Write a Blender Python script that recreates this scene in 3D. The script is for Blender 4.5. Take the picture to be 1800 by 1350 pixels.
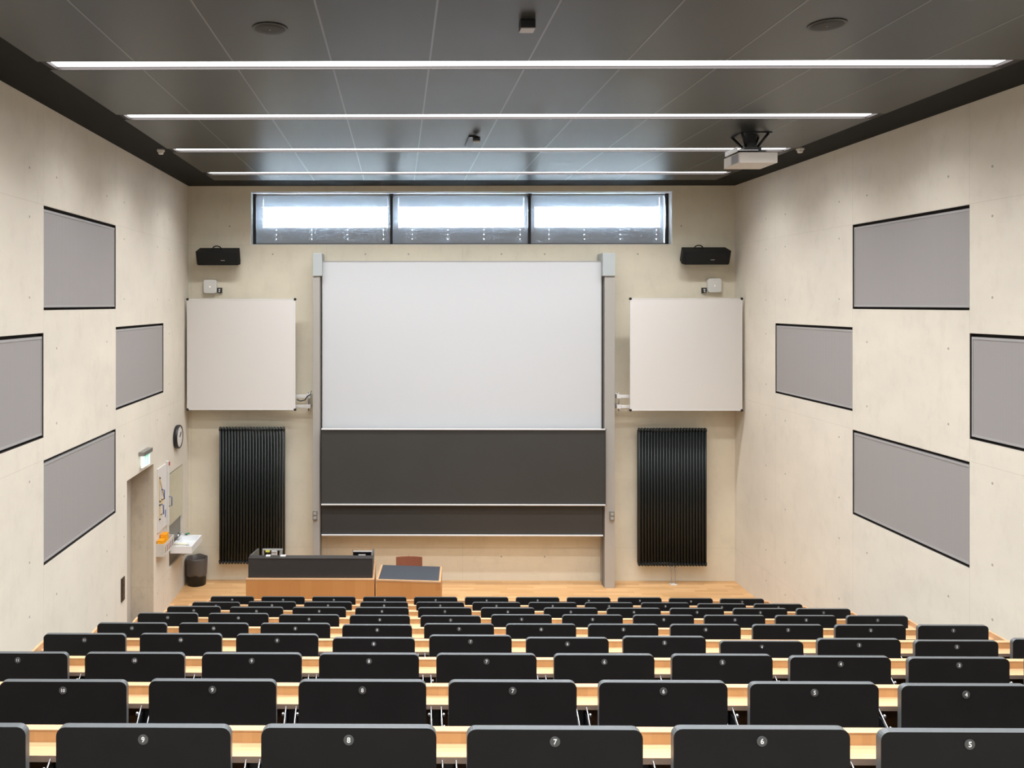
import bpy, bmesh, math, random
from mathutils import Vector, Matrix
random.seed(4)
for o in list(bpy.data.objects): bpy.data.objects.remove(o)
SC = bpy.context.scene
COL = SC.collection
EZ = 4.29                      # eye height over the stage floor
F = 1400.0                     # focal length in pixels of the 1800 x 1350 frame
BW = 12.36                     # distance to the end wall
XL, XR = -3.26, 5.21           # side walls
XC = 0.965
# ---------------------------------------------------------------- camera
cam = bpy.data.cameras.new('camera'); camo = bpy.data.objects.new('camera', cam); COL.objects.link(camo)
cam.sensor_fit = 'HORIZONTAL'; cam.sensor_width = 36.0; cam.lens = F / 1800 * 36
YAW = 0.0070
camo.location = (0, 0, EZ); camo.rotation_euler = (math.pi / 2, 0, YAW)
cam.shift_x = (900 - (700 - F * math.tan(YAW))) / 1800
cam.shift_y = -(675 - 534) / 1800
cam.clip_start = 0.05
SC.camera = camo
# ---------------------------------------------------------------- world, exposure
w = bpy.data.worlds.new('sky'); SC.world = w; w.use_nodes = True
bg = w.node_tree.nodes['Background']
bg.inputs[0].default_value = (0.80, 0.90, 1.0, 1); bg.inputs[1].default_value = 34.0
SC.view_settings.view_transform = 'Standard'; SC.view_settings.look = 'None'
SC.view_settings.gamma = 1.0; SC.view_settings.use_curve_mapping = False
SC.view_settings.exposure = 1.35
LIGHT = 3.0                    # glow of the ceiling light diffusers
LAMP = 50.0                    # watts of each strip lamp

# ================================================================= materials
def srgb(r, g, b):
    f = lambda c: (c / 255 / 12.92) if c / 255 <= 0.04045 else ((c / 255 + 0.055) / 1.055) ** 2.4
    return (f(r), f(g), f(b), 1)

def base(name):
    m = bpy.data.materials.new(name); m.use_nodes = True
    nt = m.node_tree
    return m, nt, nt.nodes['Principled BSDF']

def N(nt, t, **kw):
    n = nt.nodes.new(t)
    for k, v in kw.items(): setattr(n, k, v)
    return n

def link(nt, a, b): nt.links.new(a, b)

def math_node(nt, op, a, b=None, c=None):
    n = N(nt, 'ShaderNodeMath', operation=op)
    for i, v in enumerate((a, b, c)):
        if v is None: continue
        if isinstance(v, (int, float)): n.inputs[i].default_value = v
        else: link(nt, v, n.inputs[i])
    return n.outputs[0]

def plain(name, col, rough=0.5, metal=0.0, spec=0.5, var=0.0, scale=20.0, bump=0.0, bscale=200.0):
    m, nt, p = base(name)
    p.inputs['Base Color'].default_value = col
    p.inputs['Roughness'].default_value = rough
    p.inputs['Metallic'].default_value = metal
    p.inputs['Specular IOR Level'].default_value = spec
    if var > 0:
        g = N(nt, 'ShaderNodeNewGeometry'); nz = N(nt, 'ShaderNodeTexNoise')
        nz.inputs['Scale'].default_value = scale; nz.inputs['Detail'].default_value = 3
        link(nt, g.outputs['Position'], nz.inputs['Vector'])
        mx = N(nt, 'ShaderNodeMix', data_type='RGBA')
        mx.inputs[6].default_value = tuple(c * (1 - var) for c in col[:3]) + (1,)
        mx.inputs[7].default_value = tuple(min(1, c * (1 + var)) for c in col[:3]) + (1,)
        link(nt, nz.outputs[0], mx.inputs[0]); link(nt, mx.outputs[2], p.inputs['Base Color'])
    if bump > 0:
        g = N(nt, 'ShaderNodeNewGeometry'); nz = N(nt, 'ShaderNodeTexNoise')
        nz.inputs['Scale'].default_value = bscale
        link(nt, g.outputs['Position'], nz.inputs['Vector'])
        b = N(nt, 'ShaderNodeBump'); b.inputs['Strength'].default_value = bump; b.inputs['Distance'].default_value = 0.002
        link(nt, nz.outputs[0], b.inputs['Height']); link(nt, b.outputs[0], p.inputs['Normal'])
    return m

def emit(name, col, s):
    m, nt, p = base(name)
    p.inputs['Base Color'].default_value = (0.8, 0.8, 0.8, 1)
    p.inputs['Emission Color'].default_value = col
    p.inputs['Emission Strength'].default_value = s
    return m

def concrete(name, axis, u0, col, holes=(0.28, 1.59), module=1.87, blot=0.93):
    """fair faced concrete: sheet joints, tie holes and cloudy blotches. axis: 'X' or 'Y' is the horizontal run"""
    m, nt, p = base(name)
    g = N(nt, 'ShaderNodeNewGeometry'); s = N(nt, 'ShaderNodeSeparateXYZ')
    link(nt, g.outputs['Position'], s.inputs[0])
    u = math_node(nt, 'FLOORED_MODULO', math_node(nt, 'SUBTRACT', s.outputs[axis], u0), module)
    v = math_node(nt, 'FLOORED_MODULO', math_node(nt, 'SUBTRACT', EZ - 1.435, s.outputs['Z']), 2.345)
    def near(x, vals):
        r = None
        for q in vals:
            d = math_node(nt, 'ABSOLUTE', math_node(nt, 'SUBTRACT', x, q))
            r = d if r is None else math_node(nt, 'MINIMUM', r, d)
        return r
    du = near(u, holes); dv = near(v, (0.14, 0.855, 1.335, 2.05))
    d2 = math_node(nt, 'SQRT', math_node(nt, 'ADD', math_node(nt, 'MULTIPLY', du, du), math_node(nt, 'MULTIPLY', dv, dv)))
    hole = math_node(nt, 'LESS_THAN', d2, 0.013)
    ring = math_node(nt, 'LESS_THAN', d2, 0.022)
    ju = near(u, (0.0, module)); jv = near(v, (0.0, 2.345))
    joint = math_node(nt, 'LESS_THAN', math_node(nt, 'MINIMUM', ju, jv), 0.0035)
    # blotches
    def noise(scale, det, rough=0.55, stretch=(1, 1, 1)):
        mp = N(nt, 'ShaderNodeMapping'); mp.inputs['Scale'].default_value = stretch
        link(nt, g.outputs['Position'], mp.inputs[0])
        n = N(nt, 'ShaderNodeTexNoise'); n.inputs['Scale'].default_value = scale
        n.inputs['Detail'].default_value = det; n.inputs['Roughness'].default_value = rough
        link(nt, mp.outputs[0], n.inputs['Vector']); return n.outputs[0]
    r1 = N(nt, 'ShaderNodeValToRGB'); cr = r1.color_ramp
    cr.elements[0].position = 0.30; cr.elements[0].color = tuple(c * k for c, k in zip(col[:3], (0.92, 0.925, 0.935))) + (1,)
    cr.elements[1].position = 0.68; cr.elements[1].color = tuple(min(1, c * k) for c, k in zip(col[:3], (1.03, 1.03, 1.025))) + (1,)
    link(nt, noise(0.9, 7, 0.6, (1, 1, 1.6)), r1.inputs[0])
    r2 = N(nt, 'ShaderNodeValToRGB'); c2 = r2.color_ramp
    c2.elements[0].position = 0.28; c2.elements[0].color = (blot, blot * 0.995, blot * 0.99, 1)
    c2.elements[1].position = 0.50; c2.elements[1].color = (1, 1, 1, 1)
    link(nt, noise(5.0, 8, 0.72, (1, 1, 0.6)), r2.inputs[0])
    m1 = N(nt, 'ShaderNodeMix', data_type='RGBA', blend_type='MULTIPLY'); m1.inputs[0].default_value = 1
    link(nt, r1.outputs[0], m1.inputs[6]); link(nt, r2.outputs[0], m1.inputs[7])
    m2 = N(nt, 'ShaderNodeMix', data_type='RGBA'); link(nt, math_node(nt, 'MULTIPLY', joint, 0.15), m2.inputs[0])
    link(nt, m1.outputs[2], m2.inputs[6]); m2.inputs[7].default_value = (0.20, 0.18, 0.15, 1)
    mr = N(nt, 'ShaderNodeMix', data_type='RGBA'); link(nt, math_node(nt, 'MULTIPLY', ring, 0.20), mr.inputs[0])
    link(nt, m2.outputs[2], mr.inputs[6]); mr.inputs[7].default_value = (0.75, 0.72, 0.66, 1)
    m3 = N(nt, 'ShaderNodeMix', data_type='RGBA'); link(nt, math_node(nt, 'MULTIPLY', hole, 0.6), m3.inputs[0])
    link(nt, mr.outputs[2], m3.inputs[6]); m3.inputs[7].default_value = (0.16, 0.14, 0.11, 1)
    link(nt, m3.outputs[2], p.inputs['Base Color'])
    p.inputs['Roughness'].default_value = 0.75
    p.inputs['Specular IOR Level'].default_value = 0.25
    b = N(nt, 'ShaderNodeBump'); b.inputs['Strength'].default_value = 0.12; b.inputs['Distance'].default_value = 0.004
    link(nt, noise(14, 6), b.inputs['Height']); link(nt, b.outputs[0], p.inputs['Normal'])
    return m

def wood(name, a, b, grain='X', strip=0.04, rough=0.42, length=0.6, spec=0.4):
    """strip-glued wood; grain runs along the given axis, strips are stacked across it"""
    m, nt, p = base(name)
    g = N(nt, 'ShaderNodeNewGeometry'); s = N(nt, 'ShaderNodeSeparateXYZ'); link(nt, g.outputs['Position'], s.inputs[0])
    X, Y, Z = s.outputs
    if grain == 'X': along, across = X, math_node(nt, 'ADD', Y, Z)
    elif grain == 'Z': along, across = Z, math_node(nt, 'ADD', X, math_node(nt, 'MULTIPLY', Y, 0.9))
    else: along, across = Y, math_node(nt, 'ADD', X, Z)
    row = math_node(nt, 'FLOOR', math_node(nt, 'DIVIDE', across, strip))
    sh = math_node(nt, 'MULTIPLY', math_node(nt, 'FRACT', math_node(nt, 'MULTIPLY', row, 0.61803)), 3.7)
    cell = math_node(nt, 'FLOOR', math_node(nt, 'DIVIDE', math_node(nt, 'ADD', along, sh), length))
    cv = N(nt, 'ShaderNodeCombineXYZ'); link(nt, row, cv.inputs[0]); link(nt, cell, cv.inputs[1])
    wn = N(nt, 'ShaderNodeTexWhiteNoise', noise_dimensions='3D'); link(nt, cv.outputs[0], wn.inputs['Vector'])
    cg = N(nt, 'ShaderNodeCombineXYZ')
    link(nt, math_node(nt, 'MULTIPLY', along, 3.0), cg.inputs[0]); link(nt, math_node(nt, 'MULTIPLY', across, 90.0), cg.inputs[1])
    link(nt, math_node(nt, 'MULTIPLY', wn.outputs['Value'], 40.0), cg.inputs[2])
    nz = N(nt, 'ShaderNodeTexNoise'); nz.inputs['Scale'].default_value = 1.0; nz.inputs['Detail'].default_value = 4
    link(nt, cg.outputs[0], nz.inputs['Vector'])
    f = math_node(nt, 'ADD', math_node(nt, 'MULTIPLY', wn.outputs['Value'], 0.6), math_node(nt, 'MULTIPLY', nz.outputs[0], 0.4))
    mx = N(nt, 'ShaderNodeMix', data_type='RGBA'); mx.inputs[6].default_value = a; mx.inputs[7].default_value = b
    link(nt, f, mx.inputs[0]); link(nt, mx.outputs[2], p.inputs['Base Color'])
    p.inputs['Roughness'].default_value = rough; p.inputs['Specular IOR Level'].default_value = spec
    return m

def ribbed(name, col, axis, pitch, depth=0.25):
    """perforated, finely ribbed sheet"""
    m, nt, p = base(name)
    g = N(nt, 'ShaderNodeNewGeometry'); s = N(nt, 'ShaderNodeSeparateXYZ'); link(nt, g.outputs['Position'], s.inputs[0])
    f = math_node(nt, 'ABSOLUTE', math_node(nt, 'SUBTRACT', math_node(nt, 'FRACT', math_node(nt, 'DIVIDE', s.outputs[axis], pitch)), 0.5))
    line = math_node(nt, 'LESS_THAN', f, 0.18)
    mx = N(nt, 'ShaderNodeMix', data_type='RGBA')
    link(nt, math_node(nt, 'MULTIPLY', line, depth), mx.inputs[0]); mx.inputs[6].default_value = col
    mx.inputs[7].default_value = tuple(c * 0.35 for c in col[:3]) + (1,)
    link(nt, mx.outputs[2], p.inputs['Base Color'])
    p.inputs['Roughness'].default_value = 0.55; p.inputs['Specular IOR Level'].default_value = 0.4
    return m

M = {}
CONC = (0.70, 0.65, 0.56, 1)
M['conc_side'] = concrete('concrete_side', 'Y', 5.43, CONC)
M['conc_end'] = concrete('concrete_end', 'X', -3.22, (0.76, 0.70, 0.565, 1), holes=(0.6, 1.27), module=2.11)
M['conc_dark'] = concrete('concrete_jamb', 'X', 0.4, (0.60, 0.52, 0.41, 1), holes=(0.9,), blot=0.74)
M['soffit'] = plain('soffit', (0.012, 0.013, 0.012, 1), 0.8, spec=0.2)
M['ceil'] = plain('ceiling_metal', (0.0155, 0.0185, 0.0195, 1), 0.33, 0.0, 0.62, var=0.10, scale=3)
M['joint'] = plain('ceiling_joint', (0.115, 0.125, 0.13, 1), 0.3, 0.0, 0.8)
M['slot'] = plain('slot_metal', (0.022, 0.016, 0.014, 1), 0.6)
M['led'] = emit('led_diffuser', (0.98, 0.98, 1.0, 1), LIGHT)
M['acoustic_side'] = ribbed('acoustic_grey', (0.335, 0.318, 0.312, 1), 'Y', 0.016)
M['acoustic_frame'] = plain('acoustic_frame', (0.36, 0.35, 0.35, 1), 0.45)
M['void'] = plain('dark_gap', (0.02, 0.016, 0.014, 1), 0.9)
M['floor'] = wood('parquet', (0.52, 0.28, 0.11, 1), (0.76, 0.47, 0.23, 1), 'X', 0.068, 0.38, 0.5)
M['tier'] = plain('tier_floor', (0.26, 0.235, 0.20, 1), 0.6, var=0.1)
M['wood_top'] = wood('beech_top', (0.50, 0.292, 0.15, 1), (0.61, 0.372, 0.208, 1), 'X', 0.022, 0.38, 0.35)
M['wood_riser'] = wood('beech_riser', (0.50, 0.28, 0.112, 1), (0.60, 0.345, 0.15, 1), 'Z', 0.03, 0.5, 3.0)
M['wood_edge'] = plain('beech_edge', (0.30, 0.21, 0.155, 1), 0.6, var=0.12, scale=60)
M['wood_panel'] = wood('brown_panel', (0.12, 0.05, 0.018, 1), (0.17, 0.075, 0.028, 1), 'Z', 0.2, 0.6, 3.0)
M['wood_front'] = wood('beech_front', (0.50, 0.22, 0.068, 1), (0.60, 0.29, 0.10, 1), 'Z', 0.14, 0.5, 3.0)
M['lino'] = plain('charcoal_lino', (0.042, 0.039, 0.038, 1), 0.5, spec=0.3, var=0.08)
M['lino_top'] = plain('blue_grey_top', (0.060, 0.066, 0.078, 1), 0.3, spec=0.5)
M['seat'] = plain('black_laminate', (0.0105, 0.0105, 0.0110, 1), 0.5, spec=0.20, var=0.22, scale=9, bump=0.08, bscale=90)
M['seat_edge'] = plain('grey_ply_edge', (0.078, 0.086, 0.091, 1), 0.35, spec=0.6)
M['disc'] = plain('number_disc', (0.075, 0.078, 0.08, 1), 0.35)
M['white_ink'] = plain('white_number', (0.85, 0.85, 0.85, 1), 0.6)
M['black'] = plain('black_metal', (0.010, 0.011, 0.013, 1), 0.35)
M['chrome'] = plain('chrome', (0.50, 0.51, 0.53, 1), 0.28, 1.0)
M['alu'] = plain('aluminium', (0.42, 0.425, 0.42, 1), 0.45, 0.25)
M['alu_pillar'] = plain('pillar_aluminium', (0.43, 0.415, 0.39, 1), 0.42, 0.2)
M['alu_light'] = plain('bright_trim', (0.78, 0.78, 0.78, 1), 0.35, 0.2)
M['cap_grey'] = plain('cap_grey', (0.42, 0.455, 0.46, 1), 0.5)
M['screen'] = plain('projection_white', (0.575, 0.59, 0.61, 1), 0.55, spec=0.3)
M['wboard'] = plain('enamel_white', (0.70, 0.675, 0.65, 1), 0.4, spec=0.35)
M['bboard'] = plain('chalkboard', (0.050, 0.049, 0.046, 1), 0.5, spec=0.3, var=0.10, scale=1.6)
M['radiator'] = plain('radiator_black', (0.013, 0.017, 0.017, 1), 0.45)
M['speaker'] = plain('speaker_black', (0.008, 0.008, 0.008, 1), 0.7, spec=0.3)
M['plastic_white'] = plain('white_plastic', (0.70, 0.69, 0.66, 1), 0.4)
M['proj'] = plain('projector_shell', (0.62, 0.58, 0.53, 1), 0.45)
M['grille'] = ribbed('projector_grille', (0.30, 0.31, 0.32, 1), 'Z', 0.012, 0.5)
M['ceramic'] = plain('ceramic', (0.82, 0.83, 0.84, 1), 0.15)
M['mirror'] = plain('mirror', (0.80, 0.82, 0.76, 1), 0.05, 1.0)
M['steel'] = plain('brushed_steel', (0.30, 0.29, 0.27, 1), 0.4, 0.6)
M['yellow'] = plain('yellow_card', srgb(250, 172, 20), 0.5)
M['blue'] = plain('blue_plastic', (0.10, 0.13, 0.32, 1), 0.4)
M['greenp'] = plain('green_plastic', (0.01, 0.26, 0.12, 1), 0.4)
M['red'] = plain('red_plastic', (0.45, 0.04, 0.03, 1), 0.4)
M['pinewood'] = plain('ruler_wood', (0.70, 0.52, 0.24, 1), 0.5)
M['cream'] = plain('cream_cloth', (0.80, 0.77, 0.62, 1), 0.8)
M['bin'] = plain('bin_black', (0.012, 0.012, 0.012, 1), 0.5)
M['liner'] = plain('grey_liner', (0.085, 0.074, 0.068, 1), 0.32, bump=0.9, bscale=35)
M['chairwood'] = wood('brown_ply', (0.20, 0.065, 0.035, 1), (0.27, 0.10, 0.055, 1), 'Z', 0.5, 0.4, 3.0)
M['sign_white'] = emit('sign_white', (0.86, 1.0, 0.97, 1), 0.30)
M['sign_green'] = emit('sign_green', (0.02, 0.62, 0.42, 1), 0.30)
M['led_dot'] = emit('status_led', (1, 1, 0.95, 1), 0.8)
M['switch'] = plain('dark_switch_panel', (0.045, 0.028, 0.020, 1), 0.5)
M['slat'] = plain('venetian_slat', (0.42, 0.44, 0.47, 1), 0.5)
M['reveal'] = plain('white_reveal', (0.80, 0.82, 0.82, 1), 0.5)
M['rail'] = plain('dark_rail', (0.012, 0.014, 0.016, 1), 0.4)

def fabric_mat():
    m, nt, p = base('blind_fabric')
    out = nt.nodes['Material Output']; nt.nodes.remove(p)
    d = N(nt, 'ShaderNodeBsdfDiffuse'); d.inputs[0].default_value = (0.50, 0.52, 0.54, 1)
    t = N(nt, 'ShaderNodeBsdfTranslucent'); t.inputs[0].default_value = (0.62, 0.70, 0.80, 1)
    tr = N(nt, 'ShaderNodeBsdfTransparent')
    a = N(nt, 'ShaderNodeMixShader'); a.inputs[0].default_value = 0.10; link(nt, d.outputs[0], a.inputs[1]); link(nt, t.outputs[0], a.inputs[2])
    b = N(nt, 'ShaderNodeMixShader'); b.inputs[0].default_value = 0.22; link(nt, a.outputs[0], b.inputs[1]); link(nt, tr.outputs[0], b.inputs[2])
    link(nt, b.outputs[0], out.inputs[0]); return m
M['fabric'] = fabric_mat()
def glass_mat():
    m, nt, p = base('window_glass')
    out = nt.nodes['Material Output']; nt.nodes.remove(p)
    tr = N(nt, 'ShaderNodeBsdfTransparent'); tr.inputs[0].default_value = (0.93, 0.96, 0.96, 1)
    g = N(nt, 'ShaderNodeBsdfGlossy'); g.inputs['Roughness'].default_value = 0.02
    a = N(nt, 'ShaderNodeMixShader'); a.inputs[0].default_value = 0.06
    link(nt, tr.outputs[0], a.inputs[1]); link(nt, g.outputs[0], a.inputs[2]); link(nt, a.outputs[0], out.inputs[0]); return m
M['glass'] = glass_mat()

# ================================================================= mesh helpers
class B:
    def __init__(s): s.bm = bmesh.new(); s.mi = 0
    def face(s, pts):
        f = s.bm.faces.new([s.bm.verts.new(p) for p in pts]); f.material_index = s.mi; return f
    def box(s, x0, x1, y0, y1, z0, z1):
        v = [s.bm.verts.new((x, y, z)) for z in (z0, z1) for x, y in ((x0, y0), (x1, y0), (x1, y1), (x0, y1))]
        for q in ((3, 2, 1, 0), (4, 5, 6, 7), (0, 1, 5, 4), (1, 2, 6, 5), (2, 3, 7, 6), (3, 0, 4, 7)):
            f = s.bm.faces.new([v[i] for i in q]); f.material_index = s.mi
        return s
    def prism(s, pts, vec, cap_mi=None):
        """extrude a closed outline (3D points, one plane) along vec"""
        vec = Vector(vec); a = [s.bm.verts.new(p) for p in pts]; b = [s.bm.verts.new(Vector(p) + vec) for p in pts]
        n = len(pts); fs = []
        for i in range(n):
            f = s.bm.faces.new((a[i], a[(i + 1) % n], b[(i + 1) % n], b[i])); f.material_index = s.mi
        for q in (a[::-1], b):
            f = s.bm.faces.new(q); f.material_index = s.mi if cap_mi is None else cap_mi
        return s
    def tube(s, pts, r, seg=10, caps=True):
        pts = [Vector(p) for p in pts]; rings = []
        rs = r if isinstance(r, (list, tuple)) else [r] * len(pts)
        for i, p in enumerate(pts):
            d = (pts[min(i + 1, len(pts) - 1)] - pts[max(i - 1, 0)]).normalized()
            up = Vector((0, 0, 1)) if abs(d.z) < 0.9 else Vector((1, 0, 0))
            u = d.cross(up).normalized(); v = d.cross(u)
            rings.append([s.bm.verts.new(p + (u * math.cos(t) + v * math.sin(t)) * rs[i]) for t in [2 * math.pi * k / seg for k in range(seg)]])
        for a, b in zip(rings, rings[1:]):
            for k in range(seg):
                f = s.bm.faces.new((a[k], a[(k + 1) % seg], b[(k + 1) % seg], b[k])); f.material_index = s.mi; f.smooth = True
        if caps:
            for q in (rings[0][::-1], rings[-1]):
                f = s.bm.faces.new(q); f.material_index = s.mi
        return s
    def lathe(s, prof, c, axis='Z', seg=32):
        """prof: (radius, height) list turned about an axis through c"""
        c = Vector(c); rings = []
        for r, h in prof:
            ring = []
            for k in range(seg):
                t = 2 * math.pi * k / seg; a, b = r * math.cos(t), r * math.sin(t)
                p = {'Z': (a, b, h), 'X': (h, a, b), 'Y': (a, h, b)}[axis]
                ring.append(s.bm.verts.new(c + Vector(p)))
            rings.append(ring)
        for a, b in zip(rings, rings[1:]):
            for k in range(seg):
                f = s.bm.faces.new((a[k], a[(k + 1) % seg], b[(k + 1) % seg], b[k])); f.material_index = s.mi; f.smooth = True
        for q in (rings[0][::-1], rings[-1]):
            f = s.bm.faces.new(q); f.material_index = s.mi
        return s
    def sphere(s, c, r, sc=(1, 1, 1)):
        ret = bmesh.ops.create_uvsphere(s.bm, u_segments=12, v_segments=8, radius=r)
        for v in ret['verts']: v.co = Vector((v.co.x * sc[0], v.co.y * sc[1], v.co.z * sc[2])) + Vector(c)
        for f in {f for v in ret['verts'] for f in v.link_faces}: f.smooth = True; f.material_index = s.mi
        return s
    def build(s, name, mats, parent=None, origin=None, bevel=0.0, rot=None):
        bmesh.ops.recalc_face_normals(s.bm, faces=s.bm.faces)
        if rot is not None:   # rotate about origin
            bmesh.ops.rotate(s.bm, verts=s.bm.verts, cent=Vector(origin), matrix=rot)
        if bevel > 0:
            es = [e for e in s.bm.edges if len(e.link_faces) == 2 and e.calc_face_angle(0) > 0.7]
            if es: bmesh.ops.bevel(s.bm, geom=es, offset=bevel, segments=2, affect='EDGES', profile=0.6, clamp_overlap=True)
        if parent is not None and origin is None: origin = world_loc(parent)
        if origin is not None: bmesh.ops.translate(s.bm, verts=s.bm.verts, vec=-Vector(origin))
        me = bpy.data.meshes.new(name); s.bm.to_mesh(me); s.bm.free()
        if not isinstance(mats, (list, tuple)): mats = [mats]
        for m in mats: me.materials.append(M[m] if isinstance(m, str) else m)
        o = bpy.data.objects.new(name, me); COL.objects.link(o)
        if parent is not None:
            o.parent = parent
            o.location = Vector(origin) - world_loc(parent)
        elif origin is not None: o.location = origin
        return o

def world_loc(o):
    v = Vector(o.location)
    while o.parent is not None:
        o = o.parent; v = v + Vector(o.location)
    return v

def thing(name, loc, label, cat, group=None):
    o = bpy.data.objects.new(name, None); COL.objects.link(o); o.location = loc
    o.empty_display_size = 0.1
    return tag(o, label, cat, group)

def tag(o, label, cat, group=None):
    o['label'] = label; o['category'] = cat
    if group: o['group'] = group
    return o

def structure(o): o['kind'] = 'structure'; return o

def text_mesh(txt, size, name, bold=0.0):
    c = bpy.data.curves.new(name, 'FONT'); c.body = txt; c.size = size; c.align_x = 'CENTER'; c.align_y = 'CENTER'
    c.extrude = 0.0004; c.offset = bold; c.resolution_u = 3
    o = bpy.data.objects.new(name, c); COL.objects.link(o)
    bpy.context.view_layer.update()
    me = bpy.data.meshes.new_from_object(o.evaluated_get(bpy.context.evaluated_depsgraph_get()))
    bpy.data.objects.remove(o)
    me.transform(Matrix.Rotation(math.pi / 2, 4, 'X'))
    me.name = name; me.materials.clear(); me.materials.append(M['white_ink']); return me

def P(x, y, Y):
    """pixel of the photograph at distance Y -> X and world z"""
    return ((x - 700) * Y / F, EZ + (534 - y) * Y / F)

def slab(axis, plane, outer, u0, u1, v0, v1, holes, b):
    """wall sheet at coordinate `plane` with thickness to `outer`; holes: (ua,ub,va,vb,depth or None=through)"""
    us = sorted({u0, u1} | {q for h in holes for q in h[:2]}); vs = sorted({v0, v1} | {q for h in holes for q in h[2:4]})
    pt = (lambda c, u, v: (c, u, v)) if axis == 'X' else (lambda c, u, v: (u, c, v))
    sgn = 1 if outer > plane else -1
    for i in range(len(us) - 1):
        for j in range(len(vs) - 1):
            a, bb, c, d = us[i], us[i + 1], vs[j], vs[j + 1]
            h = [k for k in holes if k[0] <= a + 1e-6 and k[1] >= bb - 1e-6 and k[2] <= c + 1e-6 and k[3] >= d - 1e-6]
            cs = []
            if not h: cs = [plane, outer]
            elif h[0][4] is not None: cs = [plane + sgn * h[0][4], outer]
            for q in cs: b.face([pt(q, a, c), pt(q, bb, c), pt(q, bb, d), pt(q, a, d)])
    for ua, ub, va, vb, dep in holes:
        e = outer if dep is None else plane + sgn * dep
        for (p, q) in (((ua, va), (ub, va)), ((ub, va), (ub, vb)), ((ub, vb), (ua, vb)), ((ua, vb), (ua, va))):
            b.face([pt(plane, *p), pt(plane, *q), pt(e, *q), pt(e, *p)])
    for (p, q) in (((u0, v0), (u1, v0)), ((u1, v0), (u1, v1)), ((u1, v1), (u0, v1)), ((u0, v1), (u0, v0))):
        b.face([pt(plane, *p), pt(plane, *q), pt(outer, *q), pt(outer, *p)])
    bmesh.ops.remove_doubles(b.bm, verts=b.bm.verts, dist=1e-5)

# ================================================================= the room
TOP = EZ + 1.83
YB = -2.6
# acoustic panel openings: (Y0, Y1, z0, z1)
UP = (EZ - 0.060, EZ + 0.905); MID = (EZ - 1.232, EZ - 0.268); LOW = (EZ - 2.412, EZ - 1.442)
PAN = [(7.30, 9.17) + UP, (5.43, 7.30) + MID, (9.17, 11.04) + MID, (7.30, 9.17) + LOW]
DOOR = (9.55, 10.60, 0.0, EZ - 2.13)
NICHE = (11.31, 12.01, EZ - 3.775, EZ - 2.42)
SLOTW = (9.335, 9.445, EZ - 3.51, EZ - 3.235)
b = B(); slab('X', XL, XL - 0.45, YB, BW, -0.3, TOP + 0.1, [p + (0.07,) for p in PAN] + [DOOR + (0.40,), NICHE + (0.05,)], b)
wl = structure(b.build('wall_left', 'conc_side'))
b = B(); slab('X', XR, XR + 0.45, YB, BW, -0.3, TOP + 0.1, [p + (0.07,) for p in PAN], b)
wr = structure(b.build('wall_right', 'conc_side'))
WX0, WX1, WZ0, WZ1 = -2.296, 4.247, EZ + 0.915, EZ + 1.748
b = B(); slab('Y', BW, BW + 0.45, XL - 0.45, XR + 0.45, -0.3, TOP + 0.1, [(WX0, WX1, WZ0, WZ1, None)], b)
wb = structure(b.build('wall_back', 'conc_end'))
b = B(); b.box(XL - 0.45, XR + 0.45, YB - 0.3, YB, -0.3, TOP + 0.1); structure(b.build('wall_front', 'conc_end'))
# door in its deep opening: the concrete far jamb is what shows
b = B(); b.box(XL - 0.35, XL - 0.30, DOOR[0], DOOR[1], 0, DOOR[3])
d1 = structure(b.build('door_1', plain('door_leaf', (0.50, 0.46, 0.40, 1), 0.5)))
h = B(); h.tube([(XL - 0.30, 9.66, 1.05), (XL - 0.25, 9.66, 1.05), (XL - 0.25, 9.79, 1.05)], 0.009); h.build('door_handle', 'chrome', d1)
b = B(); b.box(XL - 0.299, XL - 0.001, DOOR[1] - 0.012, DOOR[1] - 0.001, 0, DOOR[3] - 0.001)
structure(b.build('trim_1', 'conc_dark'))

# floors
b = B(); b.box(XL - 0.45, XR + 0.45, 9.40, BW + 0.45, -0.2, 0); structure(b.build('floor', 'floor'))
ROWY = [2.320, 3.182, 4.068, 4.941, 5.833, 6.747, 7.602, 8.511, 9.385]
ROWX7 = [0.4557, 0.4566, 0.4506, 0.4480, 0.4455, 0.4437, 0.4450, 0.4490, 0.4410]
ROWTOP = [1273, 1193.5, 1147, 1115, 1095, 1079, 1067, 1057.5, 1048.5]
ZTOP = [EZ - (t - 534) * (y + 0.024) / F for t, y in zip(ROWTOP, ROWY)]
ZFLOOR = [z - 0.85 for z in ZTOP]; ZFLOOR[8] = 0.0
b = B()
edges = [YB, 0.55 + 0.21, 1.43 + 0.21] + [y + 0.21 for y in ROWY[:8]]
lev = [ZFLOOR[0] + 0.56, ZFLOOR[0] + 0.28] + ZFLOOR[:8]
for i, z in enumerate(lev):
    b.box(XL, XR, edges[i], edges[i + 1], -0.2 if i < 9 else -0.2, z)
b.box(XL, XR, edges[-1], 9.40, -0.2, -0.002)
structure(b.build('floor', 'tier'))

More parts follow.
